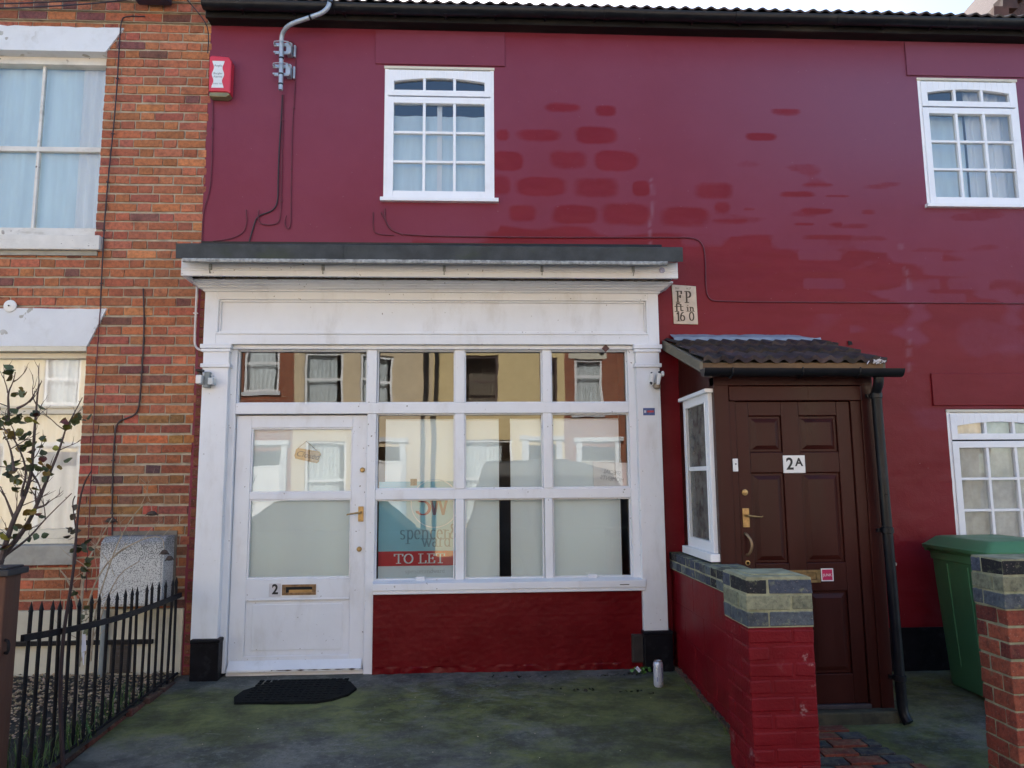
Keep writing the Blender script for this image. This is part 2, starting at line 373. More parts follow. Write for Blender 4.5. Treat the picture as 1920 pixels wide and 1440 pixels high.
# ---------------- writing ----------------
def text_mesh(txt, size, loc, mat, parent, name='lettering', rot=0, align='CENTER', ext=.0008, bold=0, shear=0, scx=1.0, axis='y', bevel=0):
    cu = bpy.data.curves.new(name, 'FONT'); cu.body = txt; cu.size = size; cu.align_x = align; cu.align_y = 'CENTER'
    cu.extrude = ext; cu.offset = bold; cu.shear = shear
    t = bpy.data.objects.new('tmp', cu); me = bpy.data.meshes.new_from_object(t); bpy.data.objects.remove(t)
    me.transform(Matrix.Translation(loc) @ Matrix.Rotation(rot, 4, 'Y') @ Matrix.Rotation(math.pi/2, 4, 'X') @ Matrix.Scale(scx, 4, (1,0,0)))
    me.name = name; me.materials.clear(); me.materials.append(mat)
    o = bpy.data.objects.new(name, me); COL.objects.link(o)
    if parent is not None:
        o.parent = parent; off = Vector((0,0,0)); top = parent
        while top is not None:
            if top.type == 'EMPTY': off += Vector(top.location)
            top = top.parent
        me.transform(Matrix.Translation(-off))
    return o
def arc(cx, cz, rx, rz, a0, a1, n=12):
    return [(cx+rx*math.cos(math.radians(a0+(a1-a0)*i/n)), cz+rz*math.sin(math.radians(a0+(a1-a0)*i/n))) for i in range(n+1)]
GLY = {  # serif glyphs: strokes in a box one unit high; last value is the advance
 'T': ([[(.0,1),(.8,1)],[(.4,1),(.4,0)],[(.22,0),(.58,0)],[(.0,1),(.0,.8)],[(.8,1),(.8,.8)]], .95),
 'O': ([arc(.42,.5,.4,.5,0,360,24)], 1.0),
 'L': ([[(.2,1),(.2,0)],[(.04,1),(.4,1)],[(.04,0),(.7,0),(.72,.25)]], .85),
 'E': ([[(.2,1),(.2,0)],[(.04,1),(.68,1),(.68,.8)],[(.2,.52),(.55,.52)],[(.55,.62),(.55,.42)],[(.04,0),(.7,0),(.72,.25)]], .88),
 'F': ([[(.2,1),(.2,0)],[(.04,1),(.68,1),(.68,.78)],[(.2,.52),(.52,.52)],[(.52,.62),(.52,.42)],[(.04,0),(.38,0)]], .85),
 'P': ([[(.2,1),(.2,0)],[(.04,1),(.4,1)]+arc(.4,.73,.28,.27,90,-90,10)+[(.2,.46)],[(.04,0),(.38,0)]], .85),
 'S': ([arc(.33,.74,.27,.26,30,270,14)+arc(.33,.25,.28,.25,90,-150,14)], .75),
 'W': ([[(.0,1),(.28,0),(.5,.9)],[(.42,1),(.72,0),(1,1)],[(-.08,1),(.1,1)],[(.9,1),(1.08,1)]], 1.2),
 '1': ([[(.2,.9),(.2,0)],[(.05,.75),(.2,.93)],[(.04,0),(.36,0)]], .45),
 '6': ([arc(.34,.3,.27,.3,0,360,18),arc(.55,.3,.48,.66,180,100,10)], .8),
 '0': ([arc(.32,.48,.28,.48,0,360,20)], .8),
 'f': ([arc(.42,.78,.16,.2,20,180,8)+[(.26,0)],[(.08,.6),(.48,.6)],[(.1,0),(.44,0)]], .5),
 't': ([[(.2,.88),(.2,.14)]+arc(.34,.14,.14,.14,180,330,6),[(.05,.6),(.45,.6)]], .5),
 'i': ([[(.18,.6),(.18,0)],[(.04,.6),(.18,.6)],[(.04,0),(.32,0)],[(.17,.86),(.2,.86)]], .4),
 'n': ([[(.15,.6),(.15,0)],[(.02,.6),(.15,.6)],arc(.34,.38,.19,.2,170,0,8)+[(.53,0)],[(.02,0),(.28,0)],[(.42,0),(.66,0)]], .72),
 's': ([arc(.2,.45,.15,.14,40,270,9)+arc(.2,.15,.16,.15,90,-140,9)], .48),
 'p': ([[(.15,.6),(.15,-.3)],[(.02,.6),(.15,.6)],arc(.33,.3,.2,.3,150,-150,14),[(.02,-.3),(.28,-.3)]], .64),
 'e': ([[(.08,.33),(.46,.33)]+arc(.27,.3,.2,.3,8,310,14)], .56),
 'c': ([arc(.27,.3,.2,.3,50,310,12)], .52),
 'r': ([[(.15,.6),(.15,0)],[(.02,.6),(.15,.6)],arc(.32,.4,.16,.18,160,50,6),[(.02,0),(.28,0)]], .48),
 'w': ([[(.02,.6),(.22,0),(.4,.55)],[(.34,.6),(.56,0),(.76,.6)],[(-.04,.6),(.1,.6)],[(.68,.6),(.82,.6)]], .82),
 'a': ([arc(.22,.46,.15,.13,150,0,8)+[(.37,.08),(.44,0)],arc(.22,.17,.15,.17,60,380,12)], .54),
 'd': ([arc(.26,.3,.2,.3,30,330,14),[(.44,1),(.44,0)],[(.3,1),(.44,1)],[(.44,0),(.54,0)]], .6),
 '&': ([[(.6,0),(.22,.72)]+arc(.3,.82,.12,.15,200,-30,8)+[(.12,.3)]+arc(.27,.18,.18,.18,150,320,8)+[(.6,.4)]], .68),
 ' ': ([], .4), '.': ([[(.1,.02),(.14,.02)]], .25)}
def glyphs(mb, txt, x, z, h, y, thick=.13, thin=.05, sx=1.0, tilt=0):
    k = 0
    for ch in txt:
        st, adv = GLY[ch]
        for pl in st:
            for (a, b) in zip(pl[:-1], pl[1:]):
                pts = []
                for p in (a, b):
                    px, pz = x+p[0]*h*sx, z+p[1]*h
                    for dx, dz in ((-1,-1),(1,-1),(1,1),(-1,1)): pts.append((px+dx*thick*h/2, pz+dz*thin*h/2))
                pts = sorted(set(pts))
                def cr(o, a, b): return (a[0]-o[0])*(b[1]-o[1])-(a[1]-o[1])*(b[0]-o[0])
                lo = []
                for p in pts:
                    while len(lo) >= 2 and cr(lo[-2], lo[-1], p) <= 1e-12: lo.pop()
                    lo.append(p)
                hi = []
                for p in reversed(pts):
                    while len(hi) >= 2 and cr(hi[-2], hi[-1], p) <= 1e-12: hi.pop()
                    hi.append(p)
                hull = lo[:-1]+hi[:-1]
                mb.prism(hull, y-.0006-.00003*(k % 17), y+.0005); k += 1
        x += adv*h*sx
    return x

# ---------------- walls with openings ----------------
def holed(mb, x0, x1, z0, z1, openings, yf, depth, cell=None, colf=None, disp=None):
    xs = {x0, x1}; zs = {z0, z1}
    for a, b, c, d in openings:
        xs |= {max(a,x0), min(b,x1)}; zs |= {max(c,z0), min(d,z1)}
    def fill(s):
        s = sorted(s)
        if not cell: return s
        o = []
        for a, b in zip(s[:-1], s[1:]):
            n = max(1, int(round((b-a)/cell))); o += [a+(b-a)*i/n for i in range(n)]
        return o+[s[-1]]
    X, Z = fill(xs), fill(zs); base = len(mb.v)
    for z in Z:
        for x in X: mb.v.append((x, yf+(disp(x,z) if disp else 0), z))
    nx = len(X)
    for j in range(len(Z)-1):
        for i in range(nx-1):
            cx, cz = (X[i]+X[i+1])/2, (Z[j]+Z[j+1])/2
            if any(a < cx < b and c < cz < d for a, b, c, d in openings): continue
            mb.face((base+j*nx+i, base+j*nx+i+1, base+(j+1)*nx+i+1, base+(j+1)*nx+i), colf(cx, cz) if colf else None)
    e = .012
    for a, b, c, d in openings:
        for q in (((a,c),(a,d)),((b,d),(b,c)),((a,d),(b,d)),((b,c),(a,c))):
            (xa,za),(xb,zb) = q
            mb.quad((xa,yf-0,za),(xa,yf+depth,za),(xb,yf+depth,zb),(xb,yf,zb), colf((xa+xb)/2,(za+zb)/2) if colf else None)
def cut(a, b, holes):
    segs = [(a,b)]
    for h0, h1 in holes:
        o = []
        for s, e in segs:
            if h1 <= s or h0 >= e: o.append((s,e)); continue
            if h0 > s: o.append((s,h0))
            if h1 < e: o.append((h1,e))
        segs = o
    return [s for s in segs if s[1]-s[0] > .018]
# =====================================================================
# GROUND
# =====================================================================
def gz(x, y): return .058*min(y, 0) if x < 1.6 else -.075+.088*min(y, 0)
def ground_sheet(name, x0, x1, y0, y1, zf, mat, cell, colf=None, amp=.004, label=None):
    mb = MB(); nx = max(1, int((x1-x0)/cell)); ny = max(1, int((y1-y0)/cell))
    for j in range(ny+1):
        for i in range(nx+1):
            x = x0+(x1-x0)*i/nx; y = y0+(y1-y0)*j/ny
            mb.v.append((x, y, zf(x,y)+amp*noise.noise(Vector((x*3,y*3,1)))+amp*.5*noise.noise(Vector((x*11,y*11,1)))))
    for j in range(ny):
        for i in range(nx):
            x = x0+(x1-x0)*(i+.5)/nx; y = y0+(y1-y0)*(j+.5)/ny
            mb.face((j*(nx+1)+i, j*(nx+1)+i+1, (j+1)*(nx+1)+i+1, (j+1)*(nx+1)+i), colf(x,y) if colf else None)
    return mb.build(name, mat, smooth=True, kind='structure', label=label)
def moss(x, y):
    g = .55
    g += .35*min(1, max(0, (x-.2)/1.2))                         # greener to the right
    g += .45*math.exp(-((y+.75)/.25)**2)*(1 if x < .9 else .6)   # band in front of the mat
    g -= .9*math.exp(-((y+.12)/.16)**2)                          # clean strip along the wall
    g -= .55*max(0, min(1, (-y-1.1)/.5))*max(0, min(1, (.5-x)/1.0))
    return (max(0, min(1, g)), 0, 0)
ground_sheet('forecourt', -2.14, 1.62, -2.45, .05, lambda x,y: gz(0,y), GROUND, .04, moss)
def moss2(x, y): return (.55+.5*math.exp(-((x-2.35)/.12)**2), 0, 0)
ground_sheet('side_path', 1.6, 8.6, -2.45, .05, lambda x,y: gz(2,y)-.002, GROUND, .04, moss2)
ground_sheet('garden_bed', -5.2, -2.12, -2.45, .05, lambda x,y: .02+.04*y, SOIL, .05, amp=.012)
ground_sheet('pavement', -20, 20, -5.0, -2.45, lambda x,y: -.3+.01*y, PAVE, .8, amp=0)
ground_sheet('road', -20, 20, -10.2, -5.0, lambda x,y: -.45, ASPH, 1.0, amp=0)
ground_sheet('far_pavement', -20, 20, -12.6, -10.2, lambda x,y: -.33, PAVE, .8, amp=0)
mb = MB(); mb.quad((-150,-150,-.6),(150,-150,-.6),(150,150,-.6),(-150,150,-.6)); mb.build('ground', PAVE, kind='structure')
mb = MB(); mb.box(-20,20,-5.12,-4.98,-.6,-.33); mb.box(-20,20,-10.22,-10.08,-.6,-.32); mb.build('kerb', PAVE, kind='structure', bevel=.01)
# brick paving in front of the porch door: red and blue pavers
mb = MB(); rows = 0; y = -.93
while y > -2.45:
    x = 1.66+(.11 if rows % 2 else 0)-.215; k = 0
    while x < 3.2:
        xr = 2.40-(y+1.2)*.32
        a, b = max(x, 1.66), min(x+.205, xr)
        if b-a > .03:
            cch = (.23,.05,.03) if (k+rows//1) % 2 else (.045,.05,.065)
            s = random.uniform(.75,1.2); z = gz(2, y-.05)+.006+random.uniform(0,.003)
            mb.box(a, b, y-.098, y, z-.05, z, tuple(q*s for q in cch), jit=.0015)
        x += .215; k += 1
    y -= .105; rows += 1
mb.build('paved_path', brick_mat('paver', moss=.3), kind='structure', bevel=.003)

# =====================================================================
# BRICK HOUSE (left)
# =====================================================================
BH = empty('brick_house', 'orange brick terraced house with white painted lintels, left of the red shop', 'house', (-3.2, 0, 0))
BX0, BX1 = -5.2, -2.115
op_up = (-3.95, -2.93, 3.24, 4.80); op_lo = (-4.35, -2.935, .885, 2.42)
def brick_col():
    r = random.random()
    if r < .05: b = (.24,.085,.065)
    elif r < .24: b = (.42,.12,.065)
    elif r < .36: b = (.58,.20,.08)
    else: b = (.47,.150,.066)
    s = random.uniform(.78,1.18); return (b[0]*s, b[1]*s*random.uniform(.88,1.15), b[2]*s*random.uniform(.85,1.2))
mb = MB(); mo = MB()
holed(mo, BX0, BX1, -.2, 5.26, [op_up, op_lo], .0065, .16)
row = 0; z = .475
lint = [(-4.2,-2.80,5.0,4.79), (-4.6,-2.79,2.70,2.41)]
while z < 5.06:
    x = BX0 - random.choice((0,)); x = BX0-.0-.343*1+(.057 if row % 2 else 0)+random.uniform(-.012,.012); dz_ = random.uniform(-.0015,.0015)
    i = row
    while x < BX1:
        L = .215 if i % 2 == 0 else .1025
        holes = []
        if z+.065 > op_up[2]-.01 and z < op_up[3]: holes.append((op_up[0], op_up[1]))
        if z+.065 > op_lo[2]-.01 and z < op_lo[3]: holes.append((op_lo[0], op_lo[1]))
        for a, b in cut(max(x,BX0), min(x+L,BX1+random.uniform(-.01,.012)), holes):
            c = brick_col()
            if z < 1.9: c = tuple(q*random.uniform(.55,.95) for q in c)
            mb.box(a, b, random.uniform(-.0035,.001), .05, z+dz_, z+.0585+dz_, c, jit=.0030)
        x += L+random.uniform(.007,.012); i += 1
    z += .0752; row += 1
# projecting string courses at the eaves
for k in range(4):
    zz = 5.065+k*.075; x = BX0-.1*(k%2); yy = -.022*(k+1)
    while x < BX1-.04:
        L = .215 if k != 1 else .1025
        mb.box(max(x,BX0), min(x+L,BX1-.03), yy, .05, zz, zz+.063, brick_col(), jit=.002); x += L+.01
    mo.box(BX0, BX1-.02, yy+.007, .05, zz-.006, zz+.07)
wall = mo.build('wall', MORTAR, BH)
mb.build('brickwork', BRICK, wall, bevel=.0035, seg=1)
# painted lintels: wedge shaped
def lintel(x0, x1, z0, z1, name='lintel', lab=None, slant=.13):
    m = MB(); n = 24; pts = [(x0,z0)]
    pts += [(x1+0,z0), (x1+slant, z1)]
    for k in range(1, n): pts.append((x1+slant-(x1+2*slant-x0)*k/n, z1+random.uniform(-.006,.004)))
    pts.append((x0-slant,z1)); m.prism([(a, b-.005 if b == z0 else b) for a, b in pts], -.016, .12); return m.build(name, WHITEMAS, BH, bevel=.004, label=lab)
lintel(-3.95, -2.935, 4.80, 5.005, lab='flaking white lintel above the upper window')
lintel(-4.36, -2.93, 2.415, 2.705)
# upper sash window
def pane(mb, x0, x1, z0, z1, y, n=1): mb.quad((x0,y,z0),(x1,y,z0),(x1,y,z1),(x0,y,z1))
def curtain(x0, x1, z0, z1, y, mat, parent, amp=.02, name='curtain', step=.012, wav=.09):
    m = MB(); n = int((x1-x0)/step); ph = random.random()*9
    for j, z in enumerate((z0, (z0+z1)/2, z1)):
        for i in range(n+1):
            x = x0+(x1-x0)*i/n; a = amp*(1-.3*j/2)
            m.v.append((x+.3*a*math.sin(j+x*9), y+a*math.sin(x*2*math.pi/wav+ph+.6*math.sin(x*7+ph))+a*.5*math.sin(x*23+ph), z))
    for j in range(2):
        for i in range(n): m.face((j*(n+1)+i, j*(n+1)+i+1, (j+1)*(n+1)+i+1, (j+1)*(n+1)+i))
    return m.build(name, mat, parent, smooth=True)
m = MB(); Y = .10
m.box(-3.95, -3.90, Y-.02, Y+.06, 3.30, 4.80); m.box(-2.965, -2.93, Y-.02, Y+.06, 3.30, 4.80)
m.box(-3.90, -2.965, Y-.02, Y+.06, 4.735, 4.80); m.box(-3.90, -2.965, Y+.01, Y+.05, 4.012, 4.052)
m.box(-3.90,-2.965, Y-.005, Y+.05, 3.30, 3.375)
for x in (-3.475,): m.box(x-.011, x+.011, Y+.012, Y+.045, 3.375, 4.012); m.box(x-.011, x+.011, Y+.012, Y+.045, 4.052, 4.735)
f = m.build('window', WHITE3, BH, bevel=.003, label='tall sash window with pale blue curtains, upper floor')
m = MB(); pane(m, -3.90, -2.965, 4.03, 4.735, Y+.022); pane(m, -3.90,-2.965, 3.375, 4.02, Y+.036); m.build('pane', GLASSU, f)
curtain(-3.93, -3.19, 3.3, 4.8, Y+.09, NET, f, .012, wav=.16); curtain(-3.19, -2.94, 3.3, 4.8, Y+.08, NET2, f, .012, wav=.08)
m = MB(); m.box(-4.05, -2.868, -.055, .10, 3.155, 3.27, jit=.003); m.build('sill', WHITE3, BH, bevel=.006)
m = MB(); m.box(-4.04, -2.90, -.02, .012, 3.118, 3.152, jit=.002); m.build('sill_bed', CONC_SILL, BH)
# lower window
m = MB(); Y = .08
m.box(-4.35,-4.30,Y-.02,Y+.06,.98,2.415); m.box(-2.968,-2.935,Y-.02,Y+.06,.98,2.415)
m.box(-4.30,-2.968,Y-.02,Y+.06,2.33,2.372); m.box(-4.30,-2.968,Y-.02,Y+.06,1.905,1.965); m.box(-4.30,-2.968,Y-.02,Y+.06,.98,1.045)
m.box(-4.30,-2.968,Y-.035,Y-.021,1.948,1.965); m.box(-4.30,-2.935,Y-.03,Y+.02,.94,.979)
m.box(-4.38,-2.935,-.012,.06,2.375,2.414)
f = m.build('window', CREAM, BH, bevel=.003, label='large ground floor window with cream frame and pale curtains')
m = MB(); pane(m,-4.30,-2.968,1.965,2.33,Y+.02); pane(m,-4.30,-2.968,1.045,1.905,Y+.02); m.build('pane', GLASS, f)
curtain(-4.33,-2.94,.95,2.4,Y+.075,NET2,f,.014,wav=.11)
m = MB(); m.box(-4.5,-2.91,-.06,.10,.795,.938,jit=.004); m.build('sill', CONC_SILL, BH, bevel=.006, label='mossy grey stone sill of the ground floor window')
# plinth
m = MB(); m.box(BX0, BX1-.005, -.022, .05, -.2, .472); m.build('plinth', PLINTHM, BH, bevel=.004)
m = MB(); z = -.15; 
while z < 2.80:
    m.box(-2.104, -2.052+random.uniform(-.004,.004), -.012, -.001, z, z+.060, tuple(q*.42 for q in brick_col()), jit=.003); z += .0752
m.build('brick_return', BRICK, BH, bevel=.003, seg=1)
m = MB(); m.box(BX0, -2.32, -.05, -.024, .232, .262); m.build('ledge', IRON, BH)
m = MB(); m.box(-2.615, -2.47, -.034, -.022, .03, .235)
for k in range(6): m.box(-2.605, -2.48, -.04, -.034, .05+k*.03, .066+k*.03)
m.build('air_vent', VENTM, BH, bevel=.002)
m = MB(); m.tube([(-2.66,-.05,-.05),(-2.66,-.05,.47)], .022, 10); m.build('drain_pipe', GREYPL, BH, smooth=True)
# interior shell and roof
m = MB()
m.box(BX0, BX1, 3.0, 3.06, -.2, 5.3); m.box(BX0, BX1, .2, 3.0, 2.80, 3.05); m.box(BX0,BX0+.05,.17,3.0,-.2,5.2); m.box(BX1-.05,BX1,.17,3.0,-.2,5.2)
m.box(BX0, BX1, .2, 3.0, -.2, -.1); m.box(BX0, BX1, .05, 3.0, 5.2, 5.3)
m.build('interior_wall', INT, BH)
m = MB(); m.prismx([(-.12,5.36),(3.4,7.9),(3.4,8.0),(-.16,5.44)], -7.5, BX1); m.prismx([(3.4,7.9),(7,5.36),(7,5.44),(3.4,8.0)], -7.5, BX1)
m.box(-7.5, BX0, 0, .2, -.2, 5.3); m.box(-7.5, BX1, 6.6, 6.8, -.2, 5.4)
m.build('roof', SLATE, BH)

# =====================================================================
# RED HOUSE with the shop front
# =====================================================================
RH = empty('red_house', 'dark red painted terraced house with a white shop front and a small porch', 'house', (.8, 0, 0))
RX0, RX1 = -2.125, 8.6
PATCH = [(0.722, 4.4, 0.146, 0.042), (1.079, 4.378, 0.092, 0.054), (0.527, 4.158, 0.182, 0.058), (0.991, 4.165, 0.174, 0.08), (0.229, 4.153, 0.054, 0.053), (0.272, 3.936, 0.126, 0.085), (0.76, 3.952, 0.163, 0.088), (1.15, 3.949, 0.174, 0.089), (0.54, 3.724, 0.201, 0.084), (0.99, 3.72, 0.196, 0.093), (1.353, 3.715, 0.073, 0.071), (0.217, 3.729, 0.081, 0.093), (0.385, 3.499, 0.116, 0.077), (0.805, 3.494, 0.195, 0.083), (1.229, 3.499, 0.208, 0.102), (1.947, 3.704, 0.166, 0.079), (1.709, 3.476, 0.201, 0.093), (2.015, 3.563, 0.073, 0.047), (2.368, 4.174, 0.141, 0.035), (2.587, 4.396, 0.132, 0.036), (2.649, 3.68, 0.149, 0.028), (2.821, 3.762, 0.131, 0.019), (2.798, 3.544, 0.14, 0.023), (2.235, 3.556, 0.051, 0.018), (2.983, 3.669, 0.113, 0.015), (3.236, 3.539, 0.075, 0.015), (3.061, 3.427, 0.177, 0.028), (2.689, 3.429, 0.084, 0.018), (2.886, 3.319, 0.223, 0.028), (3.22, 3.312, 0.168, 0.026), (2.297, 3.323, 0.147, 0.026), (2.083, 3.452, 0.165, 0.027)]
SHOP = (-1.86, 1.27, -.1, 2.80)
W1 = (-.722, .163, 3.60, 4.735); W2 = (3.735, 4.60, 3.60, 4.725); W3 = (3.75, 4.60, .80, 1.915)
ops = [SHOP, W1, W2, W3]
def sstep(a, b, x):
    t = max(0, min(1, (x-a)/(b-a))); return t*t*(3-2*t)
def redcol(x, z):
    v = 0
    for cx, cz, a, b in PATCH:
        a *= 1.08; b *= 1.05
        dx, dz = abs(x-cx)/a, abs(z-cz)/b
        if dx < 1.5 and dz < 1.6:
            p = 3.4
            d = (dx**p+dz**p)**(1/p)+.10*noise.noise(Vector((x*7,0,z*9)))
            v = max(v, (1-sstep(.58, 1.26, d))*(.84+.16*math.sin(cx*7.3+cz*11)))
    # everything below a ragged line is the fresher, deeper red
    edge = 3.36 if x < 1.4 else 3.36-.16*sstep(1.4, 3.0, x)-.25*sstep(3.0, 4.4, x)
    if x < .2: edge = 3.30
    rag = .10*noise.noise(Vector((x*2.2, 3, z*9)))+.07*noise.noise(Vector((x*.9, 7, z*3)))
    d = edge+rag-z; v = max(v, sstep(-.05, .07, d) if x > -.5 else .15*sstep(-.05,.1,d))
    if -.2 < edge+.22-z < .75 and x > 1.3:      # ragged brick-by-brick edge of the newer coat
        rz = .115; zr = math.floor(z/rz); bw = .40; xs_ = x+.2*(zr % 2)+.07*noise.noise(Vector((zr*3.3,1,5))); xc = math.floor(xs_/bw)
        u, w_ = (xs_/bw-xc), (z/rz-zr); mk = sstep(.0,.14,u)*sstep(.0,.14,1-u)*sstep(.0,.30,w_)*sstep(.0,.30,1-w_)
        t = (edge-(zr+.5)*rz)/.34+1.5*noise.noise(Vector((xc*3.7+.5, zr*2.9, 4)))
        vb = sstep(-.25,.35,(edge-z)/.30); wg = sstep(1.35,1.75,x)*sstep(0,.12,.22+edge-z); nv = vb*(1-mk)+sstep(-.1,.4,t)*mk; v = v*(1-wg)+wg*max(v*.7 if z > edge+.03 else v*.35, nv)
    # mauve bricks still showing on the right, lower down
    if x > 3.0 and z > 2.1:
        q = noise.noise(Vector((x*2.4, 11, z*6.5))); v *= 1-.75*sstep(.12, .42, q)*sstep(2.1, 2.5, z)
    if 1.7 < z < 2.7 and x > 2.5:
        q = noise.noise(Vector((x*1.6, 21, z*3))); v *= 1-.5*sstep(.2, .5, q)
    if z > 3.2: v = max(v, .55*sstep(.28, .5, noise.noise(Vector((x*2.0, 31, z*7))))*sstep(1.2,2.5,x)*(1-sstep(3.8,4.4,z)))
    # faint gap between lintel render and wall stays plain
    cr1 = .5*math.exp(-((x-(1.43+.02*math.sin(z*9)))/.012)**2)*(1 if 3.2 < z < 3.85 else 0)*(1 if noise.noise(Vector((x*3,2,z*30))) > -.1 else 0)
    cr2 = .4*math.exp(-((x-(3.50+.03*math.sin(z*5)))/.02)**2)*(1 if 2.2 < z < 3.4 else 0)*(1 if noise.noise(Vector((x*3,2,z*24))) > .05 else 0)
    return (v, .7*max(cr1, cr2), .75*sstep(1.2, 3.6, x)*sstep(3.2, 4.2, z)*(1-.5*sstep(4.6,5.0,z))+.25*sstep(3.6,4.6,z)*(1-sstep(4.7,5.0,z)))  # third value: amount of painted sky sheen, stronger to the right and higher up
def reddisp(x, z):
    d = .004*noise.noise(Vector((x*1.3,0,z*1.3)))+.0018*noise.noise(Vector((x*6,4,z*9)))
    if x > 1.2 and z < 3.4: d += .0022*noise.noise(Vector((x*4,4,z*13)))
    if x > 1.75 and z < 3.55: d += .0016*sstep(1.75,2.3,x)*(1 if ((z/.0765) % 1) < .16 else 0)*(.4+abs(noise.noise(Vector((x*2,8,z*2)))))
    d -= .006*math.exp(-((x-3.50)/.05)**2)*(1 if z < 3.6 else 0)*abs(noise.noise(Vector((x*8,4,z*10))))
    return d
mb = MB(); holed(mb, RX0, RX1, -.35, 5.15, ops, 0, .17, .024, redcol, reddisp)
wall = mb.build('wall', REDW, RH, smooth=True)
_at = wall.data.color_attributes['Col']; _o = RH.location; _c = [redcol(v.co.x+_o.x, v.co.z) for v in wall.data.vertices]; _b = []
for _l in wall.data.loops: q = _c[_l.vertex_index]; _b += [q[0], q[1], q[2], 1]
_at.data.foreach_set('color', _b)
# rendered lintels, 12 mm proud
for (x0,x1,z0,z1) in ((-.80,.255,4.745,5.04),(3.648,4.75,4.738,5.04),(3.645,4.75,1.94,2.20)):
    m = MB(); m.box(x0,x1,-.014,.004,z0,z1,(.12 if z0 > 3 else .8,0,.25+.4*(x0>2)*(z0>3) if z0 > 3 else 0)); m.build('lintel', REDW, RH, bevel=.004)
# black plinth right of porch
m = MB(); m.box(2.70, RX1, -.012, .01, -.35, .24, jit=.002); m.build('plinth', BLACKP, RH, bevel=.004)
m = MB(); m.box(3.10,3.28,-.010,.004,.64,1.30,(1,0,0)); m.build('patch_panel', REDW, wall)

# ---- casement windows ----
def casement(x0, x1, z0, z1, label, split=.262, y=.012, head=.026, cur=NET, sillw=.02):
    """frame outer box, top light with arched head, 3x3 panes below"""
    m = MB(); d = .05; W = x1-x0; j = .030
    m.box(x0, x0+j, y-.012, y+d, z0, z1-head); m.box(x1-j, x1, y-.012, y+d, z0, z1-head)
    m.box(x0, x1, y+.0, y+.05, z1-head-.028, z1-head-.002)
    fr = m.build('window', WHITE2, RH, bevel=.002, label=label)
    m = MB(); m.box(x0-.005, x1+.005, y-.022, y+.04, z1-head, z1-.006); m.build('drip_board', CREAM, fr)
    ti = z1-head-.012; zs = z1-split
    a, b = x0+j-.006, x1-j+.006
    def sash(zb, zt, rows, arch, name):
        m = MB(); st = .052; yf = y-.022; yb = y+.024
        top = .075 if arch else .052; bot = .048 if arch else .06
        m.box(a, a+st, yf, yb, zb, zt); m.box(b-st, b, yf, yb, zb, zt)
        m.box(a+st, b-st, yf, yb, zb, zb+bot)
        if not arch: m.box(a+st, b-st, yf, yb, zt-top, zt)
        iz0, iz1 = zb+bot, zt-top
        if arch:
            n = 14; xa, xb = a+st, b-st
            for k in range(n):
                u0, u1 = k/n, (k+1)/n
                za = iz1-.030+.050*math.sin(math.pi*(.12+.76*u0)) - .012; zb_ = iz1-.030+.050*math.sin(math.pi*(.12+.76*u1)) - .012
                xx0, xx1 = xa+(xb-xa)*u0, xa+(xb-xa)*u1
                m.prism([(xx0,za),(xx1,zb_),(xx1,zt),(xx0,zt)], yf, yb)
        gx0, gx1 = a+st, b-st; bw = .011
        for k in (1,2):
            xc = gx0+(gx1-gx0)*k/3; m.box(xc-bw, xc+bw, yf+.004, yb-.004, iz0, iz1+(.01 if arch else 0))
        for k in range(1, rows):
            zc = iz0+(iz1-iz0)*k/rows
            for q in range(3):
                xa = gx0+(gx1-gx0)*q/3+(bw if q else 0); xb = gx0+(gx1-gx0)*(q+1)/3-(bw if q < 2 else 0)
                m.box(xa, xb, yf+.006, yb-.004, zc-.010, zc+.010)
        s = m.build(name, WHITE2, fr, bevel=.0025)
        return gx0, gx1, iz0, iz1
    g1 = sash(zs+.004, ti, 1, True, 'top_light'); g2 = sash(z0+.012, zs-.008, 3, False, 'sash')
    m = MB(); m.box(x0+j, x1-j, y+.0, y+.04, zs-.010, zs+.006); m.build('transom', IRON, fr)
    m = MB(); pane(m, g1[0], g1[1], g1[2], g1[3]+.03, y+.004); 
    for q in range(3):
        for r in range(3):
            xa = g2[0]+(g2[1]-g2[0])*q/3; xb = g2[0]+(g2[1]-g2[0])*(q+1)/3; za = g2[2]+(g2[3]-g2[2])*r/3; zb = g2[2]+(g2[3]-g2[2])*(r+1)/3
            t1, t2, t3 = [random.uniform(-.0012,.0012) for _ in range(3)]
            m.quad((xa,y+.004,za),(xb,y+.004+t1,za),(xb,y+.004+t1+t2,zb),(xa,y+.004+t2,zb))
    m.build('pane', GLASSU, fr)
    m = MB(); m.box(x0-sillw, x1+sillw+.012, y-.055, y+.05, z0-.022, z0+.009); m.build('sill', WHITE2, fr, bevel=.003)
    return fr, g2
f1, g = casement(*W1, 'upper casement window above the shop, twelve small panes')
curtain(-.71, .15, 3.6, 4.35, .09, NET, f1, .008, wav=.2); 
m = MB(); m.box(-.30,-.26,.065,.075,3.6,4.5); m.build('window_post', NET2, f1)
f2, g = casement(*W2, 'upper casement window at the right edge, twelve small panes')
curtain(3.75, 4.20, 3.6, 4.45, .14, NET, f2, .010, wav=.2); curtain(4.2, 4.58, 3.6, 4.7, .11, NET2, f2, .02, wav=.09)
f3, g = casement(*W3, 'ground floor casement window behind the green bin', split=.25)
curtain(3.76, 4.6, .8, 1.9, .06, simple('grey_net', (.74,.76,.76), .9, .15, 9), f3, .010, wav=.12)

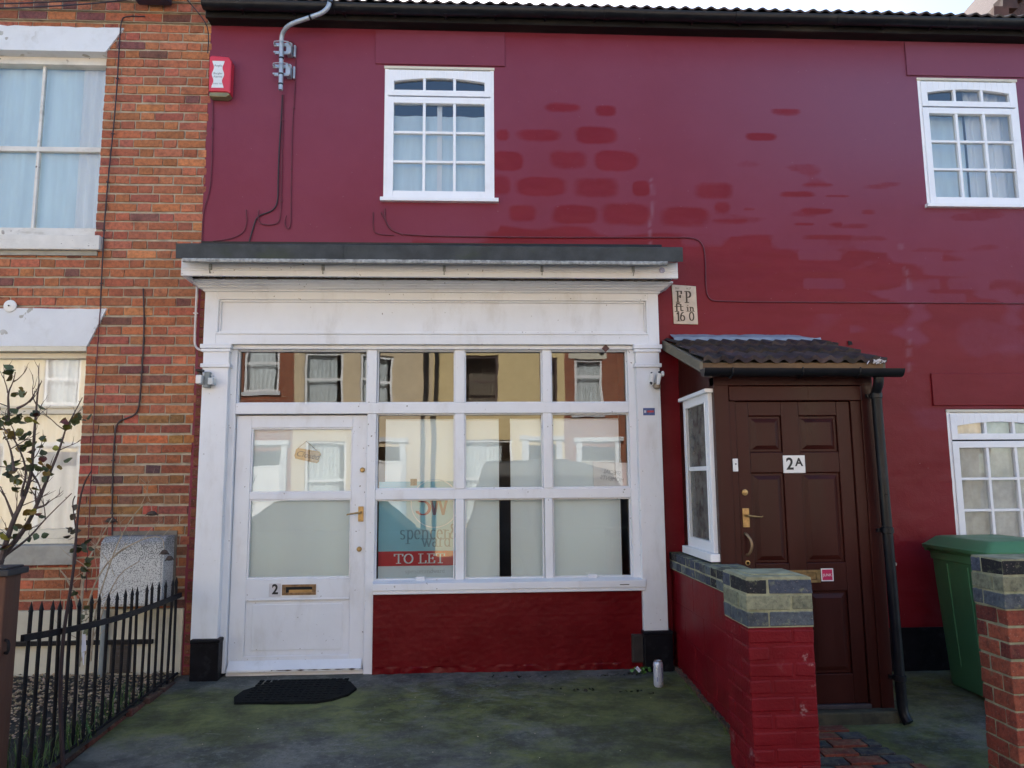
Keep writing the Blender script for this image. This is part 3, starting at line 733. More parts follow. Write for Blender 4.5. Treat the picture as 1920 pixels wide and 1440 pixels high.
# ---- interior shell, roof, eaves ----
m = MB()
m.box(RX0, RX1, 3.2, 3.26, -.35, 5.3); m.box(RX0, RX1, .19, 3.2, 2.95, 3.2); m.box(RX0,RX0+.05,.18,3.2,-.3,5.2); m.box(1.75,1.85,.18,3.2,-.3,2.95)
m.box(RX1-.05,RX1,.0,6.9,-.3,5.2); m.box(RX0, RX1, .19, 3.2, -.3, -.12); m.box(RX0, RX1, .0, 3.2, 5.14, 5.2); m.box(1.2,1.3,.19,3.2,3.2,5.14)
m.build('interior_wall', INT, RH)
m = MB(); E0 = 5.04
# pantile roof: wavy rows
def pantile(m, x0, x1, y0, z0, y1, z1, pitch, amp, rows, lap=.012, cf=None, thick=.014, seg=8):
    n = int((x1-x0)/pitch*seg); L = math.hypot(y1-y0, z1-z0); ny, nz = -(z1-z0)/L, (y1-y0)/L
    for r in range(rows):
        t0, t1 = r/rows, (r+1)/rows+.03
        base = len(m.v); jx = random.uniform(-.004,.004)
        for k, (t, lift) in enumerate(((t0,-.0),(t0,1.0),(t1,.15))):
            for i in range(n+1):
                x = x0+(x1-x0)*i/n; u = ((x-x0)/pitch) % 1
                tile_j = .005*noise.noise(Vector((math.floor((x-x0)/pitch)*1.7, r*3.1, 0)))
                h = amp*(.5+.5*math.sin(2*math.pi*u))**1.3 + lap*lift + tile_j
                if k == 0: h = h+lap-thick
                yy = y0+(y1-y0)*t; zz = z0+(z1-z0)*t
                if k < 2: yy += .012*noise.noise(Vector((math.floor((x-x0)/pitch)*2.3, r*5, 2)))
                m.v.append((x+jx, yy+ny*h, zz+nz*h))
        for k in range(2):
            for i in range(n):
                tix = math.floor(i/seg); rr = random.Random(tix*31+r*7); s = rr.uniform(.6,1.5)
                m.face((base+k*(n+1)+i, base+k*(n+1)+i+1, base+(k+1)*(n+1)+i+1, base+(k+1)*(n+1)+i), (s, s*rr.uniform(.85,1.05), s*rr.uniform(.85,1.1)))
pantile(m, RX0+.02, RX1, -.232, 5.122, 3.3, 6.95, .105, .018, 12, .020)
m.prismx([(-.20,5.10),(3.3,6.91),(7.0,5.0),(7.0,5.1),(3.3,6.94),(-.225,5.12)], RX0+.02, RX1)
m.box(RX0,RX1,6.8,6.95,-.3,5.1)
m.build('roof', TILE, RH, smooth=True)
m = MB(); m.box(RX0+.0, RX1, -.130, -.108, 5.038, 5.125); m.box(RX0+.0, RX1, -.108, -.001, 5.050, 5.066); m.box(RX0, RX1, -.1335,-.130,5.045,5.058)
m.build('fascia_board', FASCIA, RH, bevel=.003)
# half round gutter with joints
def gutter(m, x0, x1, y, zt, r, n=10, droop=None):
    N_ = max(2, int((x1-x0)/.3)); base = len(m.v); K = 2*(n+1)
    for i in range(N_+1):
        x = x0+(x1-x0)*i/N_; dz = droop(x) if droop else 0
        for rr in (r, r-.004):
            for k in range(n+1):
                a = math.pi+math.pi*k/n; m.v.append((x, y+rr*math.cos(a), zt+dz+rr*math.sin(a)))
    for i in range(N_):
        for k in range(n):
            a = base+i*K+k; m.face((a+1, a, a+K, a+K+1)); b = a+n+1; m.face((b, b+1, b+K+1, b+K))
        for k, q in ((0, 1),(n, 0)):
            a = base+i*K+k; b = a+n+1
            m.face((a, b, b+K, a+K) if q == 0 else (b, a, a+K, b+K))
    for xx in (base, base+N_*K):
        m.face([xx+k for k in range(n+1)]); 
dr = lambda x: .006*noise.noise(Vector((x*.7,0,0)))
m = MB(); gutter(m, RX0+.0, RX1, -.188, 5.120, .056, droop=dr); g_ = m.build('gutter', GUTTER, RH, smooth=True)
for x in (-1.15, .02, 1.05, 2.12, 2.96, 3.9):
    m = MB(); gutter(m, x, x+.05, -.188, 5.121+dr(x), .062); m.build('gutter_joint', GUTTER, g_, smooth=True)
for k in range(18):
    m = MB(); x = RX0+.3+k*.4; m.box(x-.009, x+.009, -.215, -.136, 5.060+dr(x), 5.0635+dr(x)); m.build('gutter_clip', GUTTER, g_)
# =====================================================================
# SHOP FRONT (parts of the red house)
# =====================================================================
def B(m, *a, **k): m.box(*a, **k)
pil = []
for (xa, xb, s) in ((-2.025, -1.835, -1), (1.243, 1.425, 1)):
    m = MB(); pil.append(m); m.box(xa, xb, -.12, .02, .26, 2.40)
    m.box(xa-.02, xb+.02, -.142, .02, 2.375, 2.408); m.box(xa-.012, xb+.012, -.134, .02, 2.350, 2.374)
    m.box(xa-.014, xb+.014, -.136, .02, 2.232, 2.262)
# fascia with raised moulding round a sunk panel
m = MB()
px0, px1, pz0, pz1 = -1.908, 1.315, 2.515, 2.735
m.box(-2.03, 1.43, -.095, .0, 2.41, 2.83)
m.box(-2.03, px0-.03, -.122, -.095, 2.41, 2.82); m.box(px1+.03, 1.43, -.122, -.095, 2.41, 2.82)
m.box(px0-.03, px1+.03, -.122, -.095, 2.41, pz0-.03); m.box(px0-.03, px1+.03, -.122, -.095, pz1+.03, 2.82)
sf = m.build('shop_front', WHITE, RH, bevel=.003, label='white painted timber shop front with pilasters and blank sign fascia')
for q in pil: q.build('pilaster', WHITE, sf, bevel=.004)
m = MB()
for (o, y) in ((.03, -.130), (.016, -.112)):
    m.box(px0-o, px1+o, y, -.094, pz1+o-.014, pz1+o); m.box(px0-o, px1+o, y, -.094, pz0-o, pz0-o+.014)
    m.box(px0-o, px0-o+.014, y, -.094, pz0-o+.014, pz1+o-.014); m.box(px1+o-.014, px1+o, y, -.094, pz0-o+.014, pz1+o-.014)
m.build('moulding', WHITE, sf, bevel=.003)
# cornice: stepped mouldings that return at both ends
m = MB()
prof = [(2.812,.140),(2.826,.152),(2.832,.172),(2.842,.186),(2.848,.205),(2.858,.225),(2.864,.245)]
zt = 2.878
for i, (z, d) in enumerate(prof):
    z1 = prof[i+1][0]+.0015 if i < len(prof)-1 else zt
    e = d-.128
    m.box(-2.032-e*.75, 1.432+e*.75, -d, 0, z, z1)
m.build('cornice', WHITE, sf, bevel=.003)
m = MB(); m.box(-2.09, 1.50, -.262, 0, 2.879, 2.889, jit=.003); 
for k in range(46):
    x = -2.08+k*.078; m.box(x+random.uniform(0,.02), x+random.uniform(.03,.075), -.268-random.uniform(0,.012), -.2, 2.876+random.uniform(-.002,.004), 2.886)
m.build('rotten_batten', simple('rotten_wood', (.10,.07,.045), .9, .5, 20, dirt=(10,.7), dirtcol=(.45,.38,.3)), sf)
# awning box: white board, felt covered top, dirty aluminium awning rail
m = MB(); m.box(-2.10, 1.51, -.42, -.02, 2.892, 2.905); m.box(-2.10, 1.51, -.42, -.395, 2.853, 2.892); m.box(-2.10,1.51,-.42,-.395,2.905,2.975)
m.box(-2.10,-2.075,-.395,0,2.853,2.892)
aw = m.build('awning_box', WHITE, RH, bevel=.003, label='flat topped awning box over the shop with felt roof and hooks')
m = MB(); n = 60; base = 0
for j, (y, z) in enumerate(((-.555,2.938),(-.559,3.043),(-.543,3.052),(0,3.19))):
    for i in range(n+1):
        x = -2.088+3.60*i/n; m.v.append((x, y+.003*noise.noise(Vector((x*4,j,0))), z+(.004 if j else .005)*noise.noise(Vector((x*5,j*3,1)))))
for j in range(3):
    for i in range(n): m.face((j*(n+1)+i, j*(n+1)+i+1, (j+1)*(n+1)+i+1, (j+1)*(n+1)+i))
m.prismx([(-.549,2.944),(-.552,3.038),(-.541,3.046),(0,3.184),(0,3.12),(-.42,2.985),(-.42,2.977)], -2.086, 1.510)
m.box(-.93,-.925,-.562,-.55,2.938,3.044); m.box(.35,.354,-.563,-.55,2.938,3.044)
m.build('felt_roof', FELT, aw, smooth=False)
m = MB(); n = 80
for j, (y, z) in enumerate(((-.545,2.912),(-.566,2.914),(-.570,2.926),(-.566,2.938),(-.545,2.942))):
    for i in range(n+1):
        x = -2.035+3.43*i/n; m.v.append((x, y, z+.0025*noise.noise(Vector((x*9,j,0)))))
for j in range(4):
    for i in range(n): m.face((j*(n+1)+i, j*(n+1)+i+1, (j+1)*(n+1)+i+1, (j+1)*(n+1)+i))
m.face((0,(n+1),2*(n+1),3*(n+1),4*(n+1)))
m.build('awning_rail', ALU, aw, smooth=True)
for x in (-1.892, -1.092, -.218, .497, 1.174):
    m = MB(); m.box(x-.010,x+.010,-.43,-.4205,2.895,2.938); m.tube([(x,-.43,2.90),(x,-.437,2.882),(x,-.43,2.868),(x,-.424,2.878)], .004, 6, smooth=1); m.build('hook', ALU, aw)
m = MB(); m.lathe([(.0,0),(.022,.001),(.022,.003),(0,.004)], (1.39,-.4205,2.913), 'y', 20); m.build('round_sticker', simple('faded_sticker', (.42,.42,.58), .6, .3, 90), aw)
m = MB(); m.box(RX0+.01, 1.50, -.022, .002, 3.222, 3.240, jit=.002); m.build('flashing', GUTTER, RH)
m = MB(); m.box(RX0+.01, 1.50, -.018, .001, 3.12, 3.222, jit=.002); m.build('upstand', simple('patchy_upstand', (.20,.06,.07), .6, .3, 5, dirt=(3,.9,(.7,1,3)), dirtcol=(.20,.23,.26)), RH)

# ---- window and door framing ----
m = MB(); yf = -.065
m.box(-1.842,-1.790,yf,.03,.02,2.41)                      # left post
m.box(-1.842,1.245,-.085,.03,2.378,2.4085)                   # head
m.box(-1.842+.052,1.187,yf-.004,.03,1.887,1.968)             # transom
m.box(-.808,-.740,yf,.03,-.02,1.887); m.box(-.816,-.742,yf,.03,1.968,2.378)
for a, b in ((-.149,-.074),(.523,.592)):
    m.box(a,b,yf,.03,1.968,2.378); m.box(a,b,yf,.03,1.317,1.887); m.box(a+.006,b-.004,yf,.03,.652,1.241)
m.box(1.187,1.246,yf,.03,.56,2.378)
m.box(-.740,1.187,yf+.005,.03,1.241,1.317)
m.box(-.740,1.187,yf+.01,.03,.62,.652)
fw_ = m.build('shop_window', WHITE, RH, bevel=.005, label='eleven pane white shop window with transom lights')
m = MB()   # glazing beads
def beads(a, b, c, d, w=.010, y0=-.035, y1=-.004):
    m.box(a,b,y0,y1,d-w,d); m.box(a,b,y0,y1,c,c+w); m.box(a,a+w,y0,y1,c+w,d-w); m.box(b-w,b,y0,y1,c+w,d-w)
cols = [(-.740,-.149),(-.074,.523),(.592,1.187)]
panes = [(-1.79,-.816,1.968,2.378)]+[(a,b,1.968,2.378) for a,b in cols]+[(a,b,1.317,1.887) for a,b in cols]+[(a,b,.652,1.241) for a,b in cols]
for p in panes: beads(*p)
m.build('glazing_bead', WHITE, fw_, bevel=.002)
for (a,b,c,d) in panes:
    m = MB(); j = [random.uniform(-.0012,.0012) for _ in range(3)]
    m.quad((a,.0,c),(b,j[0],c),(b,j[0]+j[1],d),(a,j[1],d)); m.build('pane', GLASS, fw_)
m = MB(); m.box(-.745,1.268,-.135,-.045,.588,.640); m.box(-.740,1.262,-.128,-.045,.562,.588)
m.prismx([(-.135,.640),(-.045,.640),(-.045,.654),(-.05,.655)], -.743, 1.266)
m.build('sill', WHITE, fw_, bevel=.005)
for x in (-.40, .42+.46):
    m = MB(); m.box(x-.035,x+.035,-.075,-.052,.648,.678); m.build('sill_block', WHITE, fw_, bevel=.006)
m = MB(); m.box(-.12+1.22-.03,1.14,-.1375,-.1345,.607,.612); m.build('crack', DARKIN, fw_)
# stall riser: rough rendered brick painted dark red
m = MB(); NXR, NZR = 260, 96; X = [-.742+2.01*i/NXR for i in range(NXR+1)]; Z = [-.07+.633*i/NZR for i in range(NZR+1)]
for z in Z:
    for x in X: m.v.append((x, -.075+.0022*noise.noise(Vector((x*4,1,z*6)))+.0014*noise.noise(Vector((x*22,1,z*30)))-.0006*(1 if (z/.0775)%1 < .14 or ((x+.11*(int(z/.0775)%2))/.225)%1 < .05 else 0)*(.5+noise.noise(Vector((x*3,9,z*3))))+(.012*noise.noise(Vector((x*14,5,z*14))) if z < .04 else 0), z))
for j in range(NZR):
    for i in range(NXR): m.face((j*(NXR+1)+i, j*(NXR+1)+i+1, (j+1)*(NXR+1)+i+1, (j+1)*(NXR+1)+i))
m.quad((-.742,-.07,-.07),(-.742,.0,-.07),(-.742,.0,.56),(-.742,-.07,.56))
m.box(-.741,1.24,-.06,.02,-.07,.56)
m.build('stall_riser', REDP, RH, smooth=True, label='deep red painted wall panel below the shop window')
for (a,b) in ((-2.012,-1.812),(1.236,1.448)):
    m = MB(); m.box(a,b,-.150,.02,-.05,.275,jit=.004); m.box(a-.004,b+.004,-.156,.02,.245,.277,jit=.003); m.build('pilaster_base', BLACKP, RH, bevel=.008)
m = MB(); m.box(1.155,1.25,-.098,-.07,.045,.245); m.box(1.163,1.242,-.102,-.097,.053,.237); m.build('wall_cover', VENTM, RH, bevel=.004)

# ---- shop door ----
m = MB(); dx0, dx1, dz0, dz1 = -1.786, -.812, .03, 1.878; y0, y1 = -.030, .015
gl, gr = -1.675, -.920
m.box(dx0,gl,y0,y1,dz0,dz1); m.box(gr,dx1,y0,y1,dz0,dz1)
m.box(gl,gr,y0,y1,1.785,dz1); m.box(gl,gr,y0+.003,y1,1.253,1.298); m.box(gl,gr,y0,y1,.530,.672); m.box(gl,gr,y0,y1,dz0,.125)
m.box(gl,gr,y0+.014,y1,.125,.530)
m.box(gl+.05,gr-.05,y0+.008,y0+.014,.165,.49)
dr_ = m.build('shop_door', WHITE, RH, bevel=.004, label='white half glazed shop door number 2 with brass letter slot')
m = MB(); beads(gl,gr,1.298,1.785,.012,-.022,.0); beads(gl,gr,.672,1.253,.012,-.022,.0)
m.box(gl,gr,-.032,-.014,.518,.532)
m.prismx([(-.034,.10),(-.085,.045),(-.085,.028),(-.034,.028)], dx0+.01, dx1-.01)
m.build('door_moulding', WHITE, dr_, bevel=.003)
for c_, d_ in ((1.298,1.785),(.672,1.253)):
    m = MB(); pane(m, gl, gr, c_, d_, -.004); m.build('pane', GLASS, dr_)
m = MB(); m.box(gl-.02, gr+.02, .018, .021, .66, 1.80); m.build('frosted_film', BLIND, dr_)
m = MB(); pb, pt_ = [], []
for k in range(60):
    x = -1.46+k*.0108; h = .0008+max(0, .016*(noise.noise(Vector((x*22,1,0)))+.18)); pt_.append((x, .040+h*.5)); pb.append((x, .040-h*.8))
m.prism(pb+pt_[::-1], -.0868, -.0800)
m.build('chipped_edge', simple('bare_rotten_wood', (.075,.055,.04), .95, .6, 60), dr_)
m = MB(); m.box(-1.79,-.81,-.05,.02,-.03,.029); m.build('threshold', WHITE, dr_, bevel=.003)
m = MB()
lx0,lx1,lz0,lz1 = -1.412,-1.165,.556,.632
m.box(lx0,lx1,-.036,-.030,lz1-.018,lz1); m.box(lx0,lx1,-.036,-.030,lz0,lz0+.018); m.box(lx0,lx0+.028,-.036,-.030,lz0+.018,lz1-.018); m.box(lx1-.028,lx1,-.036,-.030,lz0+.018,lz1-.018)
ls = m.build('letter_slot', simple('tarnished_brass', (.24,.15,.08), .45, .3, 30, metal=.6), dr_, bevel=.0015)
m = MB(); m.box(lx0+.028,lx1-.028,-.0315,-.0302,lz0+.018,lz1-.018); m.build('slot_hole', DARKIN, ls)
m = MB(); m.prismx([(-.034,.574),(-.030,.574),(-.030,.594),(-.032,.594)], lx0+.05, lx1-.03); m.build('flap', simple('flap_brass', (.30,.19,.08), .4, .2, metal=.7), ls)
m = MB(); m.box(-1.506,-1.420,-.034,-.0305,.548,.642); pl = m.build('number_plate', simple('aged_number_plate', (.62,.60,.62), .5, .05), dr_, bevel=.002)
text_mesh('2', .098, (-1.462,-.0345,.596), INKB, pl, 'number', ext=.0006, bold=.003, scx=.92)
for x, z in ((-.842,1.465),(-.855,.881)):
    m = MB(); m.lathe([(.0,0),(.019,.0),(.019,.008),(.012,.012),(.012,.016),(0,.016)], (x,-.030,z), 'y', 20); m.build('lock', BRASS, dr_, smooth=True)
m = MB(); m.box(-.868,-.828,-.036,-.030,1.082,1.194); hp = m.build('handle_plate', BRASS, dr_, bevel=.003)
m = MB(); m.tube([(-.848,-.034,1.15),(-.848,-.075,1.15),(-.862,-.082,1.149),(-.935,-.080,1.139),(-.945,-.08,1.133)], [.009,.008,.007,.006,.004], 8, smooth=1); m.build('door_handle', BRASS, hp, smooth=True)

# =====================================================================
# things behind the glass
# =====================================================================
def blind(x0, x1, z0, z1, lab):
    m = MB(); n = 10; k = 24; y = .032
    for j in range(k+1):
        for i in range(n+1):
            x = x0+(x1-x0)*i/n; z = z0+(z1-z0)*j/k
            m.v.append((x, y+.004*noise.noise(Vector((x*3,x0,z*2))), z))
    for j in range(k):
        for i in range(n): m.face((j*(n+1)+i, j*(n+1)+i+1, (j+1)*(n+1)+i+1, (j+1)*(n+1)+i))
    b = m.build('blind', BLIND, None, smooth=True, label=lab, cat='blind', group='white blinds hanging in the shop window')
    m = MB(); m.tube([(x0,y+.022,z1),(x1,y+.022,z1)], .02, 10); m.build('roller', BLIND, b, smooth=True); return b
blind(-.680, .188, .60, 1.835, 'white roller blind behind the sale board, nearest the shop door')
blind(.276, 1.122, .60, 1.835, 'white roller blind behind the right hand panes, beside the paper card')
# letting board
LB = empty('letting_board', 'pale blue letting board reading TO LET on a red band, behind the lower left pane', 'sign', (-.4, .03, .66))
m = MB(); m.box(-.722,-.105,.0215,.026,.645,1.375); bd = m.build('board', PALEBLUE, LB)
m = MB(); m.box(-.722,-.105,.0200,.0215,.748,.856); rb = m.build('red_band', DEEPRED, LB)
m = MB(); m.box(-.722,-.105,.0200,.0215,.645,.748); m.build('white_strip', PALEW, LB)
m = MB(); R0, R1, cx, cz = .183,.176,-.300,1.210
for k in range(64):
    a0, a1 = 2*math.pi*k/64, 2*math.pi*(k+1)/64
    m.quad(*[(cx+r*math.cos(a), .0208, cz+r*math.sin(a)) for r, a in ((R0,a0),(R0,a1),(R1,a1),(R1,a0))])
m.build('ring_emblem', PALEW, LB)
m = MB(); x = glyphs(m, 'S', -.450, 1.125, .20, .0205, .11, .03, .9); m.build('emblem_letter', simple('dusky_red_ink', (.30,.06,.10), .6, .1), LB)
m = MB(); glyphs(m, 'W', -.345, 1.125, .175, .0202, .11, .03, .85); m.build('emblem_letter', simple('slate_ink', (.20,.14,.20), .6, .1), LB)
m = MB(); glyphs(m, 'spencer&', -.560, .945, .112, .0205, .10, .035, .83); m.build('lettering', simple('slate_ink_dim', (.12,.26,.36), .6, .1), LB); m = MB(); glyphs(m, 'ward', -.395, .888, .100, .0205, .10, .035, .9); m.build('lettering', simple('slate_ink_pale', (.12,.26,.36), .6, .1), LB)
m = MB(); glyphs(m, 'TO LET', -.600, .768, .067, .0190, .17, .07, 1.14); m.build('lettering', PALEW, LB)
m = MB(); glyphs(m, 'spencerandward', -.52, .695, .030, .0190, .09, .05, 1.2); m.build('small_print', simple('faint_ink', (.38,.5,.58), .6), LB)
m = MB(); m.box(-.487,-.437,.0195,.0215,1.345,1.395); m.build('brown_tape', simple('brown_tape', (.12,.10,.085), .6, .3, 60), LB)
# paper card with mirrored writing
m = MB(); m.v += [(.917,.018,1.318),(1.182,.012,1.310),(1.184,.03,1.505),(.914,.03,1.518)]; m.face((0,1,2,3)); m.v += [(.917,.021,1.318),(1.182,.015,1.310),(1.184,.033,1.505),(.914,.033,1.518)]; m.face((7,6,5,4))
cd_ = m.build('paper_card', simple('white_card', (.78,.82,.84), .6, .03), None, label='white paper card propped on the glazing bar, faint back to front writing', cat='card')
FAINT = simple('faint_grey_ink', (.50,.54,.57), .6)
for t, z in (('SPECIAL', 1.432), ('MOMENTS', 1.383)):
    text_mesh(t, .046, (1.06, .014, z), FAINT, cd_, 'lettering', rot=math.radians(9), scx=-.85)
# hanging closed sign
HS = empty('closed_sign', 'small wooden sign hung crooked on a string inside the shop door', 'sign', (-1.26, .01, 1.57))
m = MB(); ang = math.radians(-11)
def rt2(x, z, cx=-1.262, cz=1.578): return (cx+x*math.cos(ang)-z*math.sin(ang), cz+x*math.sin(ang)+z*math.cos(ang))
m.prism([rt2(*p) for p in ((-.085,-.04),(.08,-.045),(.092,-.03),(.095,.03),(.08,.045),(-.08,.042),(-.094,.03),(-.096,-.02))], .006, .012)
m.build('plaque', PLATEM, HS)
text_mesh('Closed', .062, (-1.262,.0055,1.578), BROWNINK, HS, 'lettering', rot=-ang, shear=.35)
m = MB(); m.tube([(*rt2(-.085,.035)[:1],.008,rt2(-.085,.035)[1]),(-1.275,.008,1.685),(rt2(.085,.035)[0],.008,rt2(.085,.035)[1])], .0018, 5); m.build('string', STRING, HS)
# small stickers
m = MB(); m.box(1.286,1.376,-.1222,-.1203,1.862,1.918); st = m.build('sticker', BLUEST, None, label='small blue and red security sticker on the right shop pilaster', cat='sticker')
m = MB(); m.box(1.316,1.368,-.1230,-.1222,1.884,1.898); m.build('red_bar', REDST, st)
m = MB(); m.box(1.293,1.309,-.1230,-.1222,1.880,1.900); m.build('emblem', simple('pale_emblem', (.5,.5,.6), .6), st)
m = MB(); a = .030
m.prism([(1.015-a,2.385),(1.015,2.385-a),(1.015+a,2.385),(1.015,2.385+a)], -.0945, -.086); m.build('diamond_badge', simple('rusty_badge', (.10,.04,.035), .6, .3, 60), None, label='small dark diamond shaped badge on the shop window head', cat='badge')

# =====================================================================
# PORCH (parts of the red house)
# =====================================================================
m = MB(); PY = -.85
m.box(1.600,1.700,PY,PY+.09,-.12,2.06)                     # left post
m.box(2.605,2.690,PY,PY+.09,-.14,2.06)                     # right post
m.box(1.700,2.605,PY-.012,PY+.08,1.895,1.992); m.box(1.60,2.69,PY-.002,PY+.09,1.998,2.09)
m.box(1.700,1.742,PY+.008,PY+.08,-.12,1.895); m.box(2.535,2.605,PY+.008,PY+.08,-.12,1.895)
m.box(2.66,2.69,PY+.09,-.002,-.14,2.06)
m.box(1.602,1.64,PY+.09,-.002,1.985,2.2); m.box(1.602,1.64,-.20,-.002,.83,1.985)
m.prismx([(PY+.05,2.09),(-.005,2.09),(-.005,2.40)], 1.604, 1.64); m.prismx([(PY+.05,2.09),(-.005,2.09),(-.005,2.40)], 2.655, 2.685)
pf = m.build('porch', BROWN, RH, bevel=.004, label='small brown timber porch with tiled lean to roof')
m = MB()   # door 2A: six sunk panels with raised fields
dxa, dxb, dza, dzb = 1.745, 2.532, -.06, 1.892; yd0, yd1 = PY+.022, PY+.065
L = [(1.835,2.058),(2.178,2.440)]; ROWS = [(1.552,1.795),(.828,1.415),(.125,.645)]
zs_ = [dza]; 
m.box(dxa,1.835,yd0,yd1,dza,dzb); m.box(2.440,dxb,yd0,yd1,dza,dzb); m.box(2.058,2.178,yd0,yd1,dza,dzb)
for a, b in L:
    m.box(a,b,yd0,yd1,1.795,dzb); m.box(a,b,yd0,yd1,1.415,1.552); m.box(a,b,yd0,yd1,.645,.828); m.box(a,b,yd0,yd1,dza,.125)
    for c, d in ROWS: m.box(a,b,yd0+.016,yd1,c,d); 
pd = m.build('porch_door', BROWN, RH, bevel=.005, label='glossy brown six panel front door numbered 2A')
m = MB()
for a, b in L:
    for c, d in ROWS:
        e = .045; n0 = len(m.v)
        for (q, y) in ((.018,yd0+.0158),(e,yd0+.004)):
            m.v += [(a+q,y,c+q),(b-q,y,c+q),(b-q,y,d-q),(a+q,y,d-q)]
        m.face((n0+4,n0+5,n0+6,n0+7))
        for k in range(4): m.face((n0+k,n0+(k+1)%4,n0+4+(k+1)%4,n0+4+k))
m.build('door_panel', BROWN, pd)
m = MB(); m.box(2.053,2.203,yd0-.006,yd0-.001,1.412,1.530); np_ = m.build('number_plate', SIGNW, pd, bevel=.012, seg=1)
text_mesh('2', .110, (2.098,yd0-.0068,1.470), INKB, np_, 'number', bold=.0025, scx=.92); text_mesh('A', .074, (2.160,yd0-.0068,1.482), INKB, np_, 'number', bold=.002)
m = MB(); m.lathe([(.0,0),(.021,0),(.020,.008),(.010,.011),(0,.011)], (1.785,yd0,1.288), 'y', 20); m.build('lock', BRASS, pd, smooth=True)
m = MB(); m.lathe([(.0165,0),(.0165,.004),(.010,.005),(.010,.0)], (1.783,yd0,.832), 'y', 20); m.build('keyhole', BRASS, pd, smooth=True)
m = MB(); m.box(1.762,1.808,yd0-.006,yd0,1.060,1.185); h_ = m.build('handle_plate', BRASS, pd, bevel=.003)
m = MB(); m.tube([(1.785,yd0-.004,1.138),(1.785,yd0-.045,1.138),(1.80,yd0-.05,1.136),(1.872,yd0-.048,1.128),(1.882,yd0-.048,1.135)], [.008,.008,.007,.005,.004], 8, smooth=1); m.build('door_handle', BRASS, h_, smooth=True)
m = MB(); m.tube([(1.775,yd0,1.02),(1.778,yd0-.02,1.018),(1.80,yd0-.045,.975),(1.80,yd0-.045,.925),(1.783,yd0-.02,.885),(1.782,yd0,.883)], [.012,.009,.009,.010,.008,.010], 8, smooth=2); m.build('pull_handle', simple('old_brass', (.28,.19,.11), .4, .2, metal=.7), pd, smooth=True)
m = MB(); lx0,lx1,lz0,lz1 = 2.02,2.262,.700,.782
m.box(lx0,lx1,yd0-.006,yd0,lz1-.018,lz1); m.box(lx0,lx1,yd0-.006,yd0,lz0,lz0+.018); m.box(lx0,lx0+.028,yd0-.006,yd0,lz0+.018,lz1-.018); m.box(lx1-.028,lx1,yd0-.006,yd0,lz0+.018,lz1-.018); m.box(lx0+.03,lx1-.03,yd0-.003,yd0,lz0+.02,lz1-.02)
m.build('letter_slot', simple('dull_brass', (.25,.17,.07), .45, .3, 30, metal=.6), pd, bevel=.002)
m = MB(); m.box(2.268,2.350,yd0-.0022,yd0-.0012,.708,.790); js = m.build('junk_mail_sticker', SIGNW, pd)
m = MB(); m.box(2.275,2.343,yd0-.0030,yd0-.0022,.715,.783); m.build('sticker_field', MAGENTA, js)
text_mesh('JUNK', .024, (2.309,yd0-.0034,.747), SIGNW, js, 'lettering', ext=.0003)
m = MB(); m.box(1.742,2.535,PY-.01,PY+.02,-.085,-.058); m.build('threshold', TREADM, pd, bevel=.003)
m = MB(); m.box(1.60,2.69,PY-.075,PY+.09,-.30,-.088,jit=.006); m.build('door_step', STEPM, RH, bevel=.012)
# bell push on the left jamb
m = MB(); m.box(1.706,1.740,PY-.006,PY+.008,1.425,1.510); bp_ = m.build('door_bell', SIGNW, None, bevel=.003, label='slim white bell push on the brown door jamb beside door 2A', cat='door bell')
m = MB(); m.lathe([(.0,0),(.005,0),(.005,.002),(0,.002)], (1.724,PY-.006,1.475), 'y', 12); m.build('button', INKB, bp_)
# sidelight window, projecting a little from the porch side
m = MB(); xs0, xs1 = 1.572, 1.612
ya, yb, za, zb = -.80, -.20, .862, 1.985
m.box(xs0,xs1,ya,ya+.06,za+.03,zb-.03); m.box(xs0,xs1,yb-.06,yb,za+.03,zb-.03)
m.box(xs0,xs1,ya+.06,yb-.06,zb-.09,zb-.03); m.box(xs0,xs1,ya+.06,yb-.06,za+.03,za+.10); m.box(xs0+.006,xs1,ya+.06,yb-.06,1.435,1.465)
m.box(xs0-.028,xs1,ya-.03,yb+.03,zb-.030,zb-.004); m.box(xs0-.035,xs1,ya-.035,yb+.035,za-.022,za+.029)
m.box(xs0-.006,xs0+.001,ya+.06,ya+.075,za+.1,zb-.09); m.box(xs0-.006,xs0+.001,yb-.075,yb-.06,za+.1,zb-.09)
sl_ = m.build('side_window', WHITE2, RH, bevel=.003, label='narrow white side window of the porch')
m = MB(); m.quad((xs0+.02,yb-.06,za+.1),(xs0+.02,ya+.06,za+.1),(xs0+.02,ya+.06,zb-.09),(xs0+.02,yb-.06,zb-.09)); m.build('pane', PATTERN, sl_)
# porch roof: three courses of dark pantiles, flashing, barge boards, gutter
m = MB(); pantile(m, 1.50, 2.735, -.965, 2.130, -.02, 2.450, .103, .024, 3, .032, thick=.030)
pr = m.build('porch_roof', TILE, RH, smooth=True, label='mossy dark pantiles on the porch roof')
m = MB(); m.prismx([(-.93,2.120),(-.02,2.425),(-.02,2.445),(-.93,2.140)], 1.53, 2.71); m.prismx([(-.955,2.075),(-.02,2.385),(-.02,2.46),(-.955,2.145)], 1.478, 1.500)
m.prismx([(-.95,2.075),(-.02,2.385),(-.02,2.45),(-.95,2.140)], 2.715, 2.735)
m.build('barge_board', simple('weathered_timber', (.17,.15,.11), .85, .3, 9, grain=(1,.2,1)), pr, bevel=.002)
m = MB(); m.box(1.50,2.715,-.955,-.935,2.075,2.135); m.build('porch_fascia', simple('stained_board', (.14,.08,.035), .7, .4, 8, grain=(.3,1,1)), pr)
m = MB()   # mortar flashing
n = 50; 
